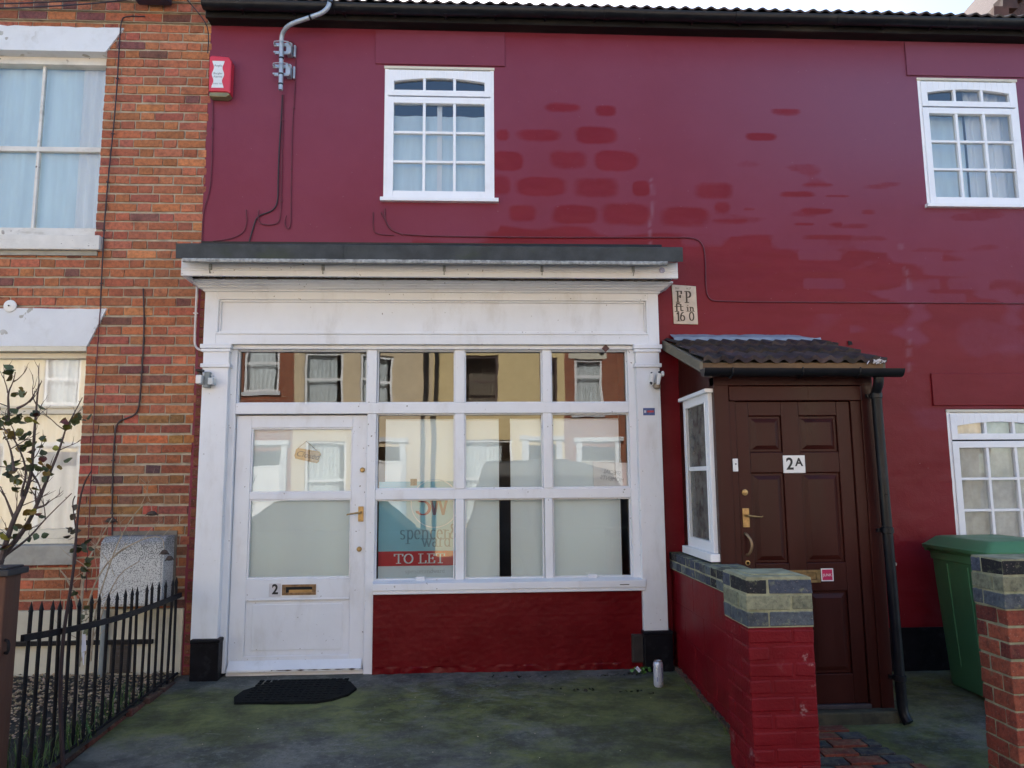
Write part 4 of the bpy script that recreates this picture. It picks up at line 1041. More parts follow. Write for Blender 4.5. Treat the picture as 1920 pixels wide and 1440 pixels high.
for j, (y, z) in enumerate(((-.13,2.440),(-.115,2.468),(-.05,2.490),(-.005,2.512))):
    for i in range(n+1):
        x = 1.545+1.165*i/n; q = .010*noise.noise(Vector((x*7,j*2,0)))+.006*noise.noise(Vector((x*23,j,3)))
        z2 = z+q-(.03*max(0,(x-2.55)/.15) if j > 1 else 0); m.v.append((x, y, z2))
for j in range(3):
    for i in range(n): m.face((j*(n+1)+i, j*(n+1)+i+1, (j+1)*(n+1)+i+1, (j+1)*(n+1)+i))
m.build('flashing', LEAD, pr, smooth=True)
m = MB()
for k in range(16):
    x = random.uniform(2.60,2.73); m.tube([(x,-.94,2.135),(x+random.uniform(-.03,.03),-.97,2.15+random.uniform(-.01,.02)),(x+random.uniform(-.05,.05),-.98,2.13+random.uniform(-.01,.02))], .004, 4)
m.build('mortar_rubble', CABLEW, pr)
m = MB(); gutter(m, 1.478, 2.80, -1.012, 2.088, .052, droop=lambda x: -.004*(x-1.47)); pg = m.build('porch_gutter', GUTTER, RH, smooth=True)
for x in (1.66, 2.12, 2.50):
    m = MB(); m.tube([(x,-1.067,2.09),(x,-1.062,2.05),(x,-1.03,2.03),(x,-.99,2.03),(x,-.955,2.05)], .006, 6, smooth=1); m.build('gutter_bracket', GUTTER, pg)
m = MB(); m.tube([(2.662,-.985,2.05),(2.662,-.98,1.99),(2.665,-.94,1.95),(2.668,-.93,1.90),(2.690,-.93,.1),(2.694,-.93,-.08),(2.700,-.945,-.12),(2.708,-.965,-.145)], .032, 16, smooth=1)
dp = m.build('downpipe', GUTTER, RH, smooth=True)
for z in (1.90, 1.02, .1):
    x = 2.668+(1.88-z)*.0125; m = MB(); m.lathe([(.034,0),(.039,.003),(.039,.035),(.034,.038)], (x,-.93,z), 'z', 20); m.box(x-.055,x+.0,-.915,-.895,z+.008,z+.03); m.build('pipe_clip', GUTTER, dp, smooth=True)
m = MB(); m.tube([(3.188,.01,.733),(3.188,-.06,.733),(3.188,-.09,.72)], .018, 10); m.build('overflow_pipe', WHITE2, RH, smooth=True)
m = MB(); m.box(2.985,3.015,-.012,-.001,2.43,2.46,jit=.004); m.build('wall_scar', DARKIN, RH)
# =====================================================================
# WALL PIERS
# =====================================================================
def blue_col(z=None):
    if z is not None:
        b = ((.10,.115,.13),(.30,.30,.19),random.choice([(.02,.02,.022),(.09,.105,.14)]))[z]; s = random.uniform(.8,1.15); return tuple(q*s for q in b)
    s = random.uniform(.7,1.3); b = random.choice([(.045,.055,.085),(.075,.085,.105),(.018,.018,.022),(.10,.115,.12)]); return tuple(q*s for q in b)
def red_col():
    s = random.uniform(.75,1.2); b = random.choice([(.30,.065,.035),(.36,.09,.045),(.20,.045,.03)]); return tuple(q*s for q in b)
def pier(x0, y0, w, d, z0, rows, rh, colf, mat, mortar, parent, name, inset=.005, zj=.010, jit=.002, core=True, bev=.005):
    """rows of real bricks laid pinwheel fashion round a core"""
    m = MB(); a = .215*w/.327; b = w-a-.010; a2 = .215*d/.327; b2 = d-a2-.010
    for r in range(rows):
        z = z0+r*rh; z1 = z+rh-zj
        if r % 2: q = [(0,a,0,b2),(a+.01,w,0,a2),(w-a,w,a2+.01,d),(0,w-a-.01,b2+.01 if False else d-b2,d)]
        else: q = [(b+.01,w,0,b2),(0,b,0,a2),(0,a,a2+.01,d),(a+.01,w,d-a2,d)]
        for (xa,xb,ya,yb) in q:
            cc_ = colf(r) if colf is blue_col else colf()
            if r % 2 and (xa,xb) == (0,w-a-.01): ya = b2+.01
            if not r % 2 and (xa,xb) == (a+.01,w): ya = b2+.01
            o = random.uniform(-.002,.002)
            m.box(x0+xa+(o if xa==0 else 0), x0+xb+(o if xb==w else 0), y0+ya+(o if ya==0 else 0), y0+yb, z, z1, cc_, jit=jit)
    bk = m.build(name, mat, parent, bevel=bev, seg=2)
    m = MB(); m.box(x0+inset, x0+w-inset, y0+inset, y0+d-inset, z0-.005, z0+rows*rh-zj*.2); m.build('mortar', mortar, bk)
    return bk
BW = empty('boundary_wall', 'low red painted block wall beside the porch ending in a pier with mossy blue bricks', 'wall', (1.5, -1.2, -.1))
pier(1.34, -2.0, .330, .345, -.30, 12, .0795, lambda: (1,1,1), PBRICK, PBRICK, BW, 'painted_brickwork', inset=.0035, jit=.004, bev=.010)
m = MB()
pier(1.338, -2.004, .334, .350, .658, 3, .0785, blue_col, BLUEB, MORTARD, BW, 'blue_brick_cap', inset=.003, jit=.003)
m = MB(); m.prismz([(1.350,-1.99),(1.660,-1.992),(1.662,-1.67),(1.348,-1.665)], .888, .897); n0 = len(m.v); m.prismz([(1.39,-1.93),(1.62,-1.94),(1.63,-1.72),(1.385,-1.71)], .896, .903); m.build('mortar_cap', MORTARD, BW, bevel=.008)
# block wall between house and pier
m = MB(); zb0 = -.20; bh = .226
for r in range(4):
    z = zb0+r*bh; z1 = min(z+bh-.004, .706); y = -1.66-(.22 if r % 2 else 0)
    while y < -.0:
        a, b = max(y, -1.655), min(y+.436, -.001)
        if b-a > .03: m.box(1.490, 1.70, a, b, z, z1)
        y += .440
m.box(1.4935,1.69,-1.65,-.003,-.2,.70)
m.build('block_wall', REDL, BW, bevel=.003)
m = MB()
for r in range(2):
    y = -1.655
    while y < -.01:
        L = random.choice((.103,.103,.215)) if r == 0 else .103
        b = min(y+L, -.003); m.box(1.478+random.uniform(-.002,.003), 1.715, y, b, .712+r*.062, .712+r*.062+.054, tuple(q*1.2 for q in blue_col()), jit=.002); y = b+.009
cp_ = m.build('coping', BLUEB, BW, bevel=.005)
m = MB(); m.box(1.483,1.71,-1.65,-.005,.706,.822); m.build('mortar', MORTARD, cp_)
m = MB(); base = 0; 
for i in range(13):
    for k in range(9):
        y = -1.66+.42*i/12; x = 1.465+.27*k/8; q = math.sin(math.pi*i/12)**.6*math.sin(math.pi*k/8)**.6
        m.v.append((x, y, .810+.035*q+.012*noise.noise(Vector((x*25,y*25,0)))*q))
for i in range(12):
    for k in range(8): m.face((i*9+k, (i+1)*9+k, (i+1)*9+k+1, i*9+k+1))
m.build('moss_clump', simple('wall_moss', (.10,.105,.035), .95, .5, 30, 150, 1.0), BW, smooth=True)
m = MB()   # dirt and moss line along the foot
for k in range(60):
    y = -1.6+1.5*k/60+random.uniform(-.01,.01); m.box(1.462,1.492,y-.02,y+.02,gz(0,y)-.02,gz(0,y)+.012+random.uniform(0,.014),jit=.006)
m.build('mortar_fillet', simple('fillet', (.09,.05,.035), .9, .5, 20), BW)
GP = empty('gate_pier', 'brick gate pier with blue brick top standing in front of the green bin', 'pier', (2.8, -1.9, -.2))
pier(2.660, -2.0, .440, .235, -.42, 14, .0815, red_col, BRICKD, MORTARD, GP, 'red_brickwork', inset=.006, jit=.003)
pier(2.655, -2.004, .447, .242, .722, 3, .082, blue_col, BLUEB, MORTARD, GP, 'blue_brick_cap', inset=.004, jit=.003)

# =====================================================================
# RAILING, POST, GARDEN
# =====================================================================
RL = empty('railing', 'sagging black iron railing with pointed bars between garden and forecourt', 'railing', (-2.15, -1.0, 0))
A, Bp = Vector((-2.105,-.13,0)), Vector((-2.195,-1.86,0))
def fpt(t): return A.lerp(Bp, t)
m = MB(); pts = []
for k in range(21):
    t = k/20; p = fpt(t); pts.append((p.x+.004*noise.noise(Vector((t*5,0,0))), p.y, .585+.055*t-.035*math.sin(math.pi*t)))
n0 = 0
for (x,y,z) in pts: m.v += [(x-.006,y,z-.016),(x+.012,y,z-.016),(x+.012,y,z+.016),(x-.006,y,z+.016)]
for k in range(20):
    for q in range(4): m.face((k*4+q,(k+1)*4+q,(k+1)*4+(q+1)%4,k*4+(q+1)%4))
m.face((0,1,2,3)); m.face((83,82,81,80)); m.build('rail', IRON, RL)
m = MB(); m.tube([(p[0]+.006,p[1],.035+gz(0,p[1])+.02) for p in pts], .008, 6); m.build('rail', IRON, RL)
NB = 19
for k in range(NB):
    t = (k+.3)/NB; p = fpt(t); lx, ly = random.uniform(-.012,.012), random.uniform(-.014,.014)
    zt = .715+.085*t-.02*math.sin(math.pi*t)+random.uniform(-.006,.006); zb_ = gz(0,p.y)-.03; r = .0098
    m = MB(); m.tube([(p.x-.012,p.y,zb_),(p.x-.012+lx*.5,p.y+ly*.5,zt*.5),(p.x-.012+lx,p.y+ly,zt-.05),(p.x-.012+lx,p.y+ly,zt-.045),(p.x-.012+lx,p.y+ly,zt)], [r,r,r,r*1.25,.001], 8)
    m.build('bar', IRON, RL)
m = MB(); y = -.16   # brick edging under the railing
while y > -2.3:
    t = (y+.13)/(-1.73); x = A.x+(Bp.x-A.x)*t; c = random.choice([(.13,.035,.025),(.05,.05,.035),(.09,.04,.03)])
    z = gz(0,y)+random.uniform(.005,.03); m.box(x-.075,x+.012+random.uniform(-.008,.008),y-.205,y,z-.12,z,c,jit=.006); y -= .218
m.build('brick_edging', BRICKD, None, bevel=.008, label='worn red bricks set flush along the foot of the railing', cat='edging')
PO = empty('gate_post', 'brown timber post with a flat black cap at the left edge', 'post', (-2.26, -1.96, -.1))
m = MB(); m.box(-2.34,-2.195,-2.02,-1.90,-.2,.955); m.build('shaft', RUSTPOST, PO, bevel=.006)
m = MB(); m.box(-2.365,-2.172,-2.045,-1.878,.955,.985); m.prismz([(-2.35,-2.03),(-2.19,-2.03),(-2.19,-1.89),(-2.35,-1.89)], .985, .995); m.build('cap', GREYCAP, PO, bevel=.006)
m = MB(); m.tube([(-2.20,-1.99,.66),(-2.172,-2.0,.655),(-2.172,-2.0,.60),(-2.20,-1.985,.60)], .007, 8, smooth=1); m.build('latch', IRON, PO, smooth=True)
# gravel
m = MB(); rg = random.Random(3)
def stone(m, x, y, z, s, c):
    n = len(m.v); a = rg.random()*6; e = [rg.uniform(.6,1.2) for _ in range(6)]
    P6 = [(1,0,0),(0,1,0),(-1,0,0),(0,-1,0),(0,0,.6),(0,0,-.5)]
    for (p, k) in zip(P6, e):
        px_, py_ = p[0]*math.cos(a)-p[1]*math.sin(a), p[0]*math.sin(a)+p[1]*math.cos(a)
        m.v.append((x+px_*s*k, y+py_*s*k, z+p[2]*s*k))
    for f in ((0,1,4),(1,2,4),(2,3,4),(3,0,4),(1,0,5),(2,1,5),(3,2,5),(0,3,5)): m.face([n+i for i in f], c)
for _ in range(5200):
    x = rg.uniform(-4.4,-2.17); y = rg.uniform(-1.35,-.03)**1
    if y < -.75 and rg.random() < (-.75-y)*1.6: continue
    s = rg.uniform(.006,.015); g = rg.uniform(.6,1.5); stone(m, x, y, .026+.04*y+s*.3+rg.uniform(0,.01), s, (g, g*rg.uniform(.85,1.0), g*rg.uniform(.65,.95)))
m.build('gravel', GRAVELM, None, kind='stuff', label='tan gravel covering the little garden behind the railing')
# grass clumps in the near corner of the garden
m = MB()
for _ in range(900):
    x = rg.uniform(-3.1,-2.17); y = rg.uniform(-2.3,-1.15)
    if rg.random() < .35: x = rg.uniform(-2.3,-2.14); y = rg.uniform(-2.2,-.5)
    h = rg.uniform(.04,.17); a = rg.random()*6.28; l = rg.uniform(.2,.8)*h; w_ = .003; z = .015+.04*y
    dx, dy = math.cos(a), math.sin(a); g = rg.uniform(.5,1.7); c = (g*rg.uniform(.8,1.5), g, g*.8); n = len(m.v)
    m.v += [(x-dy*w_,y+dx*w_,z),(x+dy*w_,y-dx*w_,z),(x+dx*l*.4+dy*w_*.8,y+dy*l*.4-dx*w_*.8,z+h*.6),(x+dx*l*.4-dy*w_*.8,y+dy*l*.4+dx*w_*.8,z+h*.6),(x+dx*l,y+dy*l,z+h*.85)]
    m.face((n,n+1,n+2,n+3),c); m.face((n+3,n+2,n+4),c)
m.build('grass', GRASSM, None, kind='stuff', label='tufts of grass and weeds behind the lower end of the railing')

STEMS = [
("r",[(-2.542, -1.5, 0.957), (-2.531, -1.5, 1.022), (-2.488, -1.5, 1.195), (-2.46, -1.5, 1.261), (-2.42, -1.5, 1.386), (-2.413, -1.5, 1.513), (-2.414, -1.5, 1.709), (-2.413, -1.5, 1.812), (-2.412, -1.5, 1.907), (-2.395, -1.5, 1.946)]),
("r",[(-2.596, -1.45, 0.936), (-2.545, -1.45, 1.018), (-2.463, -1.45, 1.125), (-2.406, -1.45, 1.25), (-2.358, -1.45, 1.403), (-2.303, -1.45, 1.565), (-2.277, -1.45, 1.677), (-2.27, -1.45, 1.712)]),
("r",[(-2.406, -1.45, 1.25), (-2.357, -1.45, 1.263), (-2.336, -1.45, 1.296)]),
("r",[(-2.399, -1.45, 1.267), (-2.415, -1.45, 1.318), (-2.41, -1.45, 1.369)]),
("r",[(-2.488, -1.5, 1.195), (-2.537, -1.5, 1.304), (-2.574, -1.5, 1.371)]),
("r",[(-2.427, -1.52, 1.303), (-2.452, -1.52, 1.32), (-2.421, -1.52, 1.453), (-2.5, -1.52, 1.623), (-2.561, -1.52, 1.674), (-2.591, -1.52, 1.742)]),
("r",[(-2.477, -1.55, 1.453), (-2.502, -1.55, 1.571), (-2.55, -1.55, 1.663)]),
("r",[(-2.555, -1.5, 1.709), (-2.562, -1.5, 1.804), (-2.572, -1.5, 1.881), (-2.548, -1.5, 1.942), (-2.54, -1.5, 1.999)]),
("r",[(-2.516, -1.5, 1.795), (-2.452, -1.5, 1.829), (-2.416, -1.5, 1.907)]),
("r",[(-2.574, -1.4, 0.997), (-2.464, -1.4, 1.079), (-2.379, -1.4, 1.189), (-2.246, -1.4, 1.328)]),
("r",[(-2.445, -1.45, 1.446), (-2.399, -1.45, 1.386), (-2.382, -1.45, 1.326)]),
("r",[(-2.277, -1.45, 1.677), (-2.262, -1.45, 1.712), (-2.196, -1.45, 1.86)]),
("c",[(-2.119, -1.55, -0.07), (-2.16, -1.55, 0.299), (-2.162, -1.55, 0.567), (-2.152, -1.55, 0.703), (-2.13, -1.55, 0.923), (-2.129, -1.55, 1.118), (-2.124, -1.55, 1.287), (-2.105, -1.55, 1.387), (-2.07, -1.55, 1.452)]),
("c",[(-2.129, -1.55, 1.118), (-2.151, -1.55, 1.231), (-2.16, -1.55, 1.287), (-2.148, -1.55, 1.316)]),
("t",[(-2.25, -1.2, 0.059), (-2.258, -1.2, 0.502), (-2.255, -1.2, 0.727), (-2.249, -1.2, 0.91), (-2.185, -1.2, 1.039), (-2.112, -1.2, 1.179)]),
("t",[(-2.249, -1.2, 0.35), (-2.253, -1.2, 0.644), (-2.33, -1.2, 0.824), (-2.395, -1.2, 0.9)]),
("b",[(-2.279, -1.0, 0.333), (-2.276, -1.0, 0.517), (-2.263, -1.0, 0.672), (-2.205, -1.0, 0.89), (-2.143, -1.0, 1.079), (-2.044, -1.0, 1.238), (-1.982, -1.0, 1.27), (-1.97, -1.0, 1.212)]),
("b",[(-2.328, -1.0, 0.611), (-2.278, -1.0, 0.812), (-2.183, -1.0, 0.953), (-2.009, -1.0, 1.052), (-1.898, -1.0, 1.06), (-1.885, -1.0, 0.981)]),
("b",[(-2.341, -1.0, 0.334), (-2.272, -1.0, 0.455), (-2.169, -1.0, 0.826), (-2.027, -1.0, 0.913)]),
]
LEAVES = [(-2.585, -1.5, 1.727), (-2.591, -1.5, 1.692), (-2.551, -1.5, 1.709), (-2.529, -1.5, 1.743), (-2.556, -1.5, 1.769), (-2.465, -1.5, 1.778), (-2.479, -1.5, 1.743), (-2.386, -1.5, 1.777), (-2.388, -1.5, 1.743), (-2.27, -1.5, 1.734), (-2.244, -1.5, 1.708), (-2.211, -1.5, 1.725), (-2.179, -1.5, 1.742), (-2.499, -1.5, 1.675), (-2.439, -1.5, 1.649), (-2.429, -1.5, 1.623), (-2.435, -1.5, 1.589), (-2.484, -1.5, 1.59), (-2.396, -1.5, 1.564), (-2.374, -1.5, 1.546), (-2.31, -1.5, 1.589), (-2.405, -1.5, 1.521), (-2.494, -1.5, 1.505), (-2.551, -1.5, 1.488), (-2.351, -1.5, 1.462), (-2.341, -1.5, 1.428), (-2.289, -1.5, 1.461), (-2.254, -1.5, 1.495), (-2.53, -1.5, 1.429), (-2.47, -1.5, 1.404), (-2.476, -1.5, 1.37), (-2.417, -1.5, 1.353), (-2.521, -1.5, 1.096), (-2.539, -1.5, 1.121), (-2.452, -1.5, 1.153), (-2.367, -1.5, 1.103), (-2.4, -1.5, 1.227), (-2.366, -1.5, 1.21), (-2.54, -1.5, 1.999), (-2.482, -1.5, 1.89), (-2.522, -1.5, 1.877), (-2.38, -1.5, 1.64), (-2.545, -1.5, 1.632), (-2.598, -1.5, 1.778), (-2.522, -1.5, 1.658), (-2.526, -1.5, 1.063), (-2.443, -1.5, 1.471)]
def leaf(m, x, y, z, s, c):
    a, b = rg.random()*6.28, rg.uniform(-1.1,.6); d = Vector((math.cos(a)*math.cos(b), math.sin(a)*math.cos(b), math.sin(b)))
    sd_ = d.cross(Vector((rg.uniform(-1,1),rg.uniform(-1,1),rg.uniform(.2,1)))).normalized(); nn = d.cross(sd_)
    P0 = Vector((x,y,z)); n = len(m.v)
    prof = ((0,0,0),(.25,.36,.06),(.55,.42,.08),(.82,.22,.03),(1,0,-.06))
    for t, w_, q in prof:
        c0 = P0+d*s*t+nn*s*(-.12*t*t)
        m.v += [tuple(c0-sd_*w_*s+nn*q*s), tuple(c0), tuple(c0+sd_*w_*s+nn*q*s)]
    for i in range(4):
        k = n+i*3; m.face((k,k+1,k+4,k+3),c); m.face((k+1,k+2,k+5,k+4),c)
RB = empty('rose_bush', 'leggy rose bush with sparse green and bronze leaves behind the post', 'shrub', (-2.5, -1.5, 0))
m = MB(); cb = MB(); dr3 = MB(); br3 = MB()
for kind, p in STEMS:
    L = len(p)
    if kind == 'r':
        r0 = .016 if p[0][2] < 1.05 and L > 6 else .008
        rr = [max(.0022, r0*(1-.85*i/(L-1))) for i in range(L)]; m.tube(p, rr, 7, smooth=2)
    elif kind == 'c': cb.tube(p, [max(.003, (.012 if L > 5 else .004)*(1-.75*i/(L-1))) for i in range(L)], 7, smooth=2)
    elif kind == 't': dr3.tube(p, [max(.0025, .012*(1-.8*i/(L-1))) for i in range(L)], 7, smooth=2)
    else: br3.tube(p, [max(.0018, .006*(1-.65*i/(L-1))) for i in range(L)], 6, smooth=2)
m.tube([(-2.60,-1.56,-.05),(-2.60,-1.55,.35),(-2.59,-1.50,.70),(-2.565,-1.5,.90),(-2.542,-1.5,.98)], [.030,.028,.026,.024,.02], 9, smooth=2)
def twig(m, a, d, L, r, depth=0):
    p = [Vector(a)]; v = Vector(d).normalized()
    for q in range(4):
        v = (v+Vector((rg.uniform(-.35,.35), rg.uniform(-.25,.25), rg.uniform(-.1,.35)))).normalized(); p.append(p[-1]+v*L/4)
    m.tube(p, [r*(1-.18*q) for q in range(5)], 5, smooth=1)
    if depth < 1:
        for q in (2,3): twig(m, p[q], v+Vector((rg.uniform(-1,1), rg.uniform(-.5,.5), rg.uniform(-.2,.6))), L*.45, r*.6, depth+1)
for kind, p in STEMS:
    if kind == 'r':
        for q in range(1, len(p)-1): twig(m, p[q], (rg.uniform(-1,1), rg.uniform(-.6,.6), rg.uniform(.2,1)), rg.uniform(.08,.2), .0035)
    elif kind == 'b':
        for q in range(1, len(p)-1): twig(br3, p[q], (rg.uniform(-.6,1), rg.uniform(-.4,.4), rg.uniform(.1,.8)), rg.uniform(.12,.28), .0022)
    elif kind == 't':
        for q in range(1, len(p)-1): twig(dr3, p[q], (rg.uniform(-1,1), rg.uniform(-.4,.4), rg.uniform(.1,.8)), rg.uniform(.1,.22), .0028)
for kind, p in STEMS:   # thorns and buds
    if kind != 'r': continue
    for a, b in zip(p[:-1], p[1:]):
        for q in range(3):
            t = rg.random(); c = Vector(a).lerp(Vector(b), t); e = c+Vector((rg.uniform(-1,1), rg.uniform(-1,1), rg.uniform(0,1))).normalized()*.012
            m.tube([c, e], [.002,.0004], 4)
m.build('stem', STEM, RB, smooth=True)
m = MB()
for (x,y,z) in LEAVES:
    for k in range(rg.choice((2,3,3,4))):
        g = rg.uniform(.5,1.5); r_ = rg.random()
        c = (g, g, g) if r_ < .62 else ((2.6*g,1.2*g,.5*g) if r_ < .8 else ((3.2*g,2.3*g,.8*g) if r_ < .92 else (2.0*g,.35*g,.6*g)))
        leaf(m, x+rg.uniform(-.02,.02), y+rg.uniform(-.05,.05), z+rg.uniform(-.015,.02), rg.uniform(.034,.060), c)
m.build('leaves', LEAFM, RB)
DC = empty('dark_cane_plant', 'tall dark cane with shrivelled leaves leaning beside the meter box', 'plant', (-2.12, -1.55, 0))
cb.build('cane', STEMB, DC, smooth=True)
m = MB()
for (x,y,z) in [(-2.162,-1.5,1.229),(-2.181,-1.5,1.121),(-2.175,-1.5,1.09),(-2.17,-1.5,1.14),(-2.15,-1.52,1.02),(-2.09,-1.5,1.03),(-2.09,-1.5,.98),(-2.11,-1.5,.93),(-2.10,-1.52,.88),(-2.12,-1.5,1.05),(-2.14,-1.5,.80)]:
    for k in range(3):
        g = rg.uniform(.3,.9); c = (1.3*g,.7*g,.8*g) if z > 1.05 else (1.6*g,1.3*g,g)
        leaf(m, x+rg.uniform(-.012,.012), y, z+rg.uniform(-.01,.02), rg.uniform(.03,.05), c)
m.build('leaves', LEAFM, DC)
TS = empty('dried_plant', 'pale dried plant stems with a white tag tied to the railing', 'plant', (-2.25, -1.2, 0))
dr3.build('stem', DRY, TS, smooth=True)
m = MB(); m.quad((-2.232,-1.215,.535),(-2.212,-1.215,.53),(-2.205,-1.212,.44),(-2.228,-1.218,.43)); m.quad((-2.226,-1.217,.43),(-2.212,-1.214,.432),(-2.214,-1.212,.36),(-2.217,-1.212,.36)); m.build('tag', PAPER, TS)
m = MB()
for k in range(14): leaf(m, -2.20+rg.uniform(-.03,.02), -1.2, .60+rg.uniform(-.07,.08), rg.uniform(.03,.05), (3.0,2.2,2.4))
m.build('leaves', LEAFM, TS)
DH = empty('seed_head_plant', 'thin brown stems with drooping dead flower heads in front of the meter box', 'plant', (-2.2, -1.0, 0))
br3.build('stem', DRY, DH, smooth=True)
for (x,y,z,s) in ((-2.211,-1.0,1.16,.030),(-1.969,-1.0,1.199,.028),(-1.884,-1.0,.965,.022),(-1.85,-1.0,.929,.020)):
    m = MB(); m.lathe([(.002,.010),(s*.5,.012),(s*.9,.002),(s,-.006),(s*.7,-.014),(s*.3,-.016)], (x,y,z), 'z', 12)
    for k in range(26):
        a = k*2.4; m.tube([(x+s*.5*math.cos(a),y+s*.5*math.sin(a),z),(x+s*1.35*math.cos(a),y+s*1.35*math.sin(a),z-.008-rg.random()*.012)], [.0025,.0008], 4)
    m.build('flower_head', DEAD, DH)

# =====================================================================
# FIXTURES ON THE WALLS
# =====================================================================
m = MB(); m.prismx([(-.015,.52),(-.205,.52),(-.205,.965),(-.150,1.000),(-.015,1.000)], -2.648, -2.205)
MT = empty('meter_box', 'speckled grey meter cupboard fixed low on the brick wall', 'meter box', (-2.42, -.1, .52))
def speck():
    m_, nt, b = new_mat('speckled_grey_grp'); n1 = noise_n(nt, 150, 2, .7, pos(nt)); g = N(nt, 'ShaderNodeNewGeometry'); sx = N(nt, 'ShaderNodeSeparateXYZ'); nt.links.new(g.outputs['Position'], sx.inputs[0])
    n2 = noise_n(nt, 4, 4, .6, pos(nt)); d = math_n(nt, 'ADD', math_n(nt, 'MULTIPLY', ramp(nt, sx.outputs[2], .78, 1.02), .13), math_n(nt, 'MULTIPLY', n2.outputs[0], .10))
    f = ramp(nt, math_n(nt, 'SUBTRACT', n1.outputs[0], d), .34, .42)
    c = mixc(nt, f, (.16,.16,.155), (.56,.56,.53)); nt.links.new(c, b.inputs['Base Color']); b.inputs['Roughness'].default_value = .7; return m_
m.build('body', speck(), MT, bevel=.008)
m = MB(); m.box(-2.635,-2.218,-.2115,-.2055,.535,.95); m.build('door', speck(), MT, bevel=.004)
m = MB(); m.box(-2.66,-2.195,-.012,.002,.49,1.03); m.build('surround', simple('grey_mortar_band', (.17,.15,.12), .95, .2, 20), MT)
# alarm box
AB = empty('alarm_box', 'red burglar alarm box with a white label, high on the left of the red wall', 'alarm', (-2.01, -.03, 4.4))
m = MB(); m.prism([(-2.092,4.440),(-1.955,4.440),(-1.922,4.425),(-1.922,4.70),(-1.945,4.735),(-2.085,4.745),(-2.096,4.73)], -.085, -.004); m.build('body', REDPL, AB, bevel=.012, seg=3)
m = MB(); m.prism([(-2.088,4.405),(-1.96,4.400),(-1.93,4.42),(-1.93,4.44),(-2.088,4.44)], -.075, -.004); m.build('lens', OLIVE, AB, bevel=.006)
m = MB(); pts = []
for t in range(0, 41):
    z = 4.470+.225*t/40; wv = .040+.007*math.cos(t/40*4*math.pi); pts.append((-2.022+wv, z))
for t in range(40, -1, -1):
    z = 4.470+.225*t/40; wv = .040+.007*math.cos(t/40*4*math.pi); pts.append((-2.022-wv, z))
m.prism(pts, -.0875, -.0853); lb = m.build('label_plate', LABELW, AB)
for t, z, s in (('Anglia', 4.655, .026), ('Burglar', 4.590, .024), ('Alarms', 4.562, .024), ('01603 720', 4.503, .016)): text_mesh(t, s, (-2.022,-.0882,z), INKG, lb, 'lettering', ext=.0004)
# service mast
SM = empty('service_mast', 'bent grey steel mast clamped to the wall, carrying the overhead cable', 'mast', (-1.53, -.08, 4.46))
m = MB(); m.tube([(-1.528,-.09,4.458),(-1.532,-.09,4.75),(-1.537,-.09,4.87),(-1.524,-.11,4.935),(-1.45,-.20,4.948),(-1.278,-.272,4.960),(-1.150,-.285,5.005),(-1.111,-.29,5.094),(-1.10,-.30,5.45)], .0175, 14, smooth=2)
m.build('tube', GALV, SM, smooth=True)
m = MB()
for z in (4.50, 4.585, 4.72): m.lathe([(.0185,0),(.0205,.001),(.0205,.012),(.0185,.013)], (-1.53,-.09,z), 'z', 16)
m.tube([(-1.262,-.274,4.965),(-1.275,-.270,4.961)], .0205, 12); m.tube([(-1.117,-.29,5.075),(-1.115,-.29,5.088)], .0215, 12); m.build('band', GUTTER, SM, smooth=True)
for zc in (4.83, 4.645):
    m = MB(); m.box(-1.60,-1.455,-.072,-.056,zc+.012,zc+.040); m.box(-1.59,-1.47,-.072,-.056,zc-.055,zc-.030); m.box(-1.50,-1.462,-.075,-.010,zc-.050,zc+.045)
    m.tube([(-1.585,-.05,zc+.025),(-1.585,-.115,zc+.025),(-1.53,-.125,zc+.025),(-1.475,-.115,zc+.025),(-1.475,-.05,zc+.025)], .004, 6)
    for dx in (-.062,.062): m.lathe([(.009,0),(.009,.012),(.004,.013),(.004,.03)], (-1.53+dx,-.072,zc+.026), 'y', 6); m.lathe([(.008,0),(.008,.01)], (-1.53+dx,-.072,zc-.042), 'y', 6)
    m.box(-1.452,-1.436,-.03,-.005,zc-.05,zc+.05)
    m.build('bracket', GALV, SM, bevel=.002)
def cable(pts, r, mat, label, y=-.010, clips=True, name='cable', yl=None):
    m = MB(); p3 = [(x, (yl(x,z) if yl else y), z) for x, z in pts]; m.tube(p3, r, 6, smooth=2)
    if clips:
        for (a, b) in zip(p3[:-1], p3[1:]):
            L = (Vector(b)-Vector(a)).length; n = int(L/.33)
            for k in range(n):
                c = Vector(a).lerp(Vector(b), (k+.6)/max(n,1)); m.box(c.x-r*1.9,c.x+r*1.9,c.y-r*1.3,c.y+r,c.z-.004,c.z+.004)
    return m.build(name, mat, None, smooth=True, label=label, cat='cable')
cable([(-2.081,4.43),(-2.066,4.0),(-2.066,3.70),(-2.088,3.58),(-2.112,3.50),(-2.116,3.35),(-2.114,3.23)], .0048, CABLER, 'dark red painted cable running down from the alarm box')
cable([(-1.535,4.46),(-1.536,4.30),(-1.546,4.006),(-1.546,3.74),(-1.542,3.56),(-1.580,3.49),(-1.70,3.452),(-1.724,3.366),(-1.752,3.24)], .0058, CABLED, 'dark grey cable hanging from the mast, ending above the left awning corner')
cable([(-1.526,4.46),(-1.524,4.1),(-1.520,3.784),(-1.514,3.433),(-1.543,3.385),(-1.626,3.375),(-1.690,3.395),(-1.688,3.50)], .0048, CABLER, 'dark red cable beside the grey one, hooked up at its lower end', y=-.012)
cable([(-1.49,4.93),(-1.445,4.90),(-1.434,4.596),(-1.449,4.187),(-1.441,3.60),(-1.435,3.375),(-1.459,3.338),(-1.486,3.39),(-1.475,3.456)], .0040, CABLER, 'thin red painted cable right of the mast with a looped end')
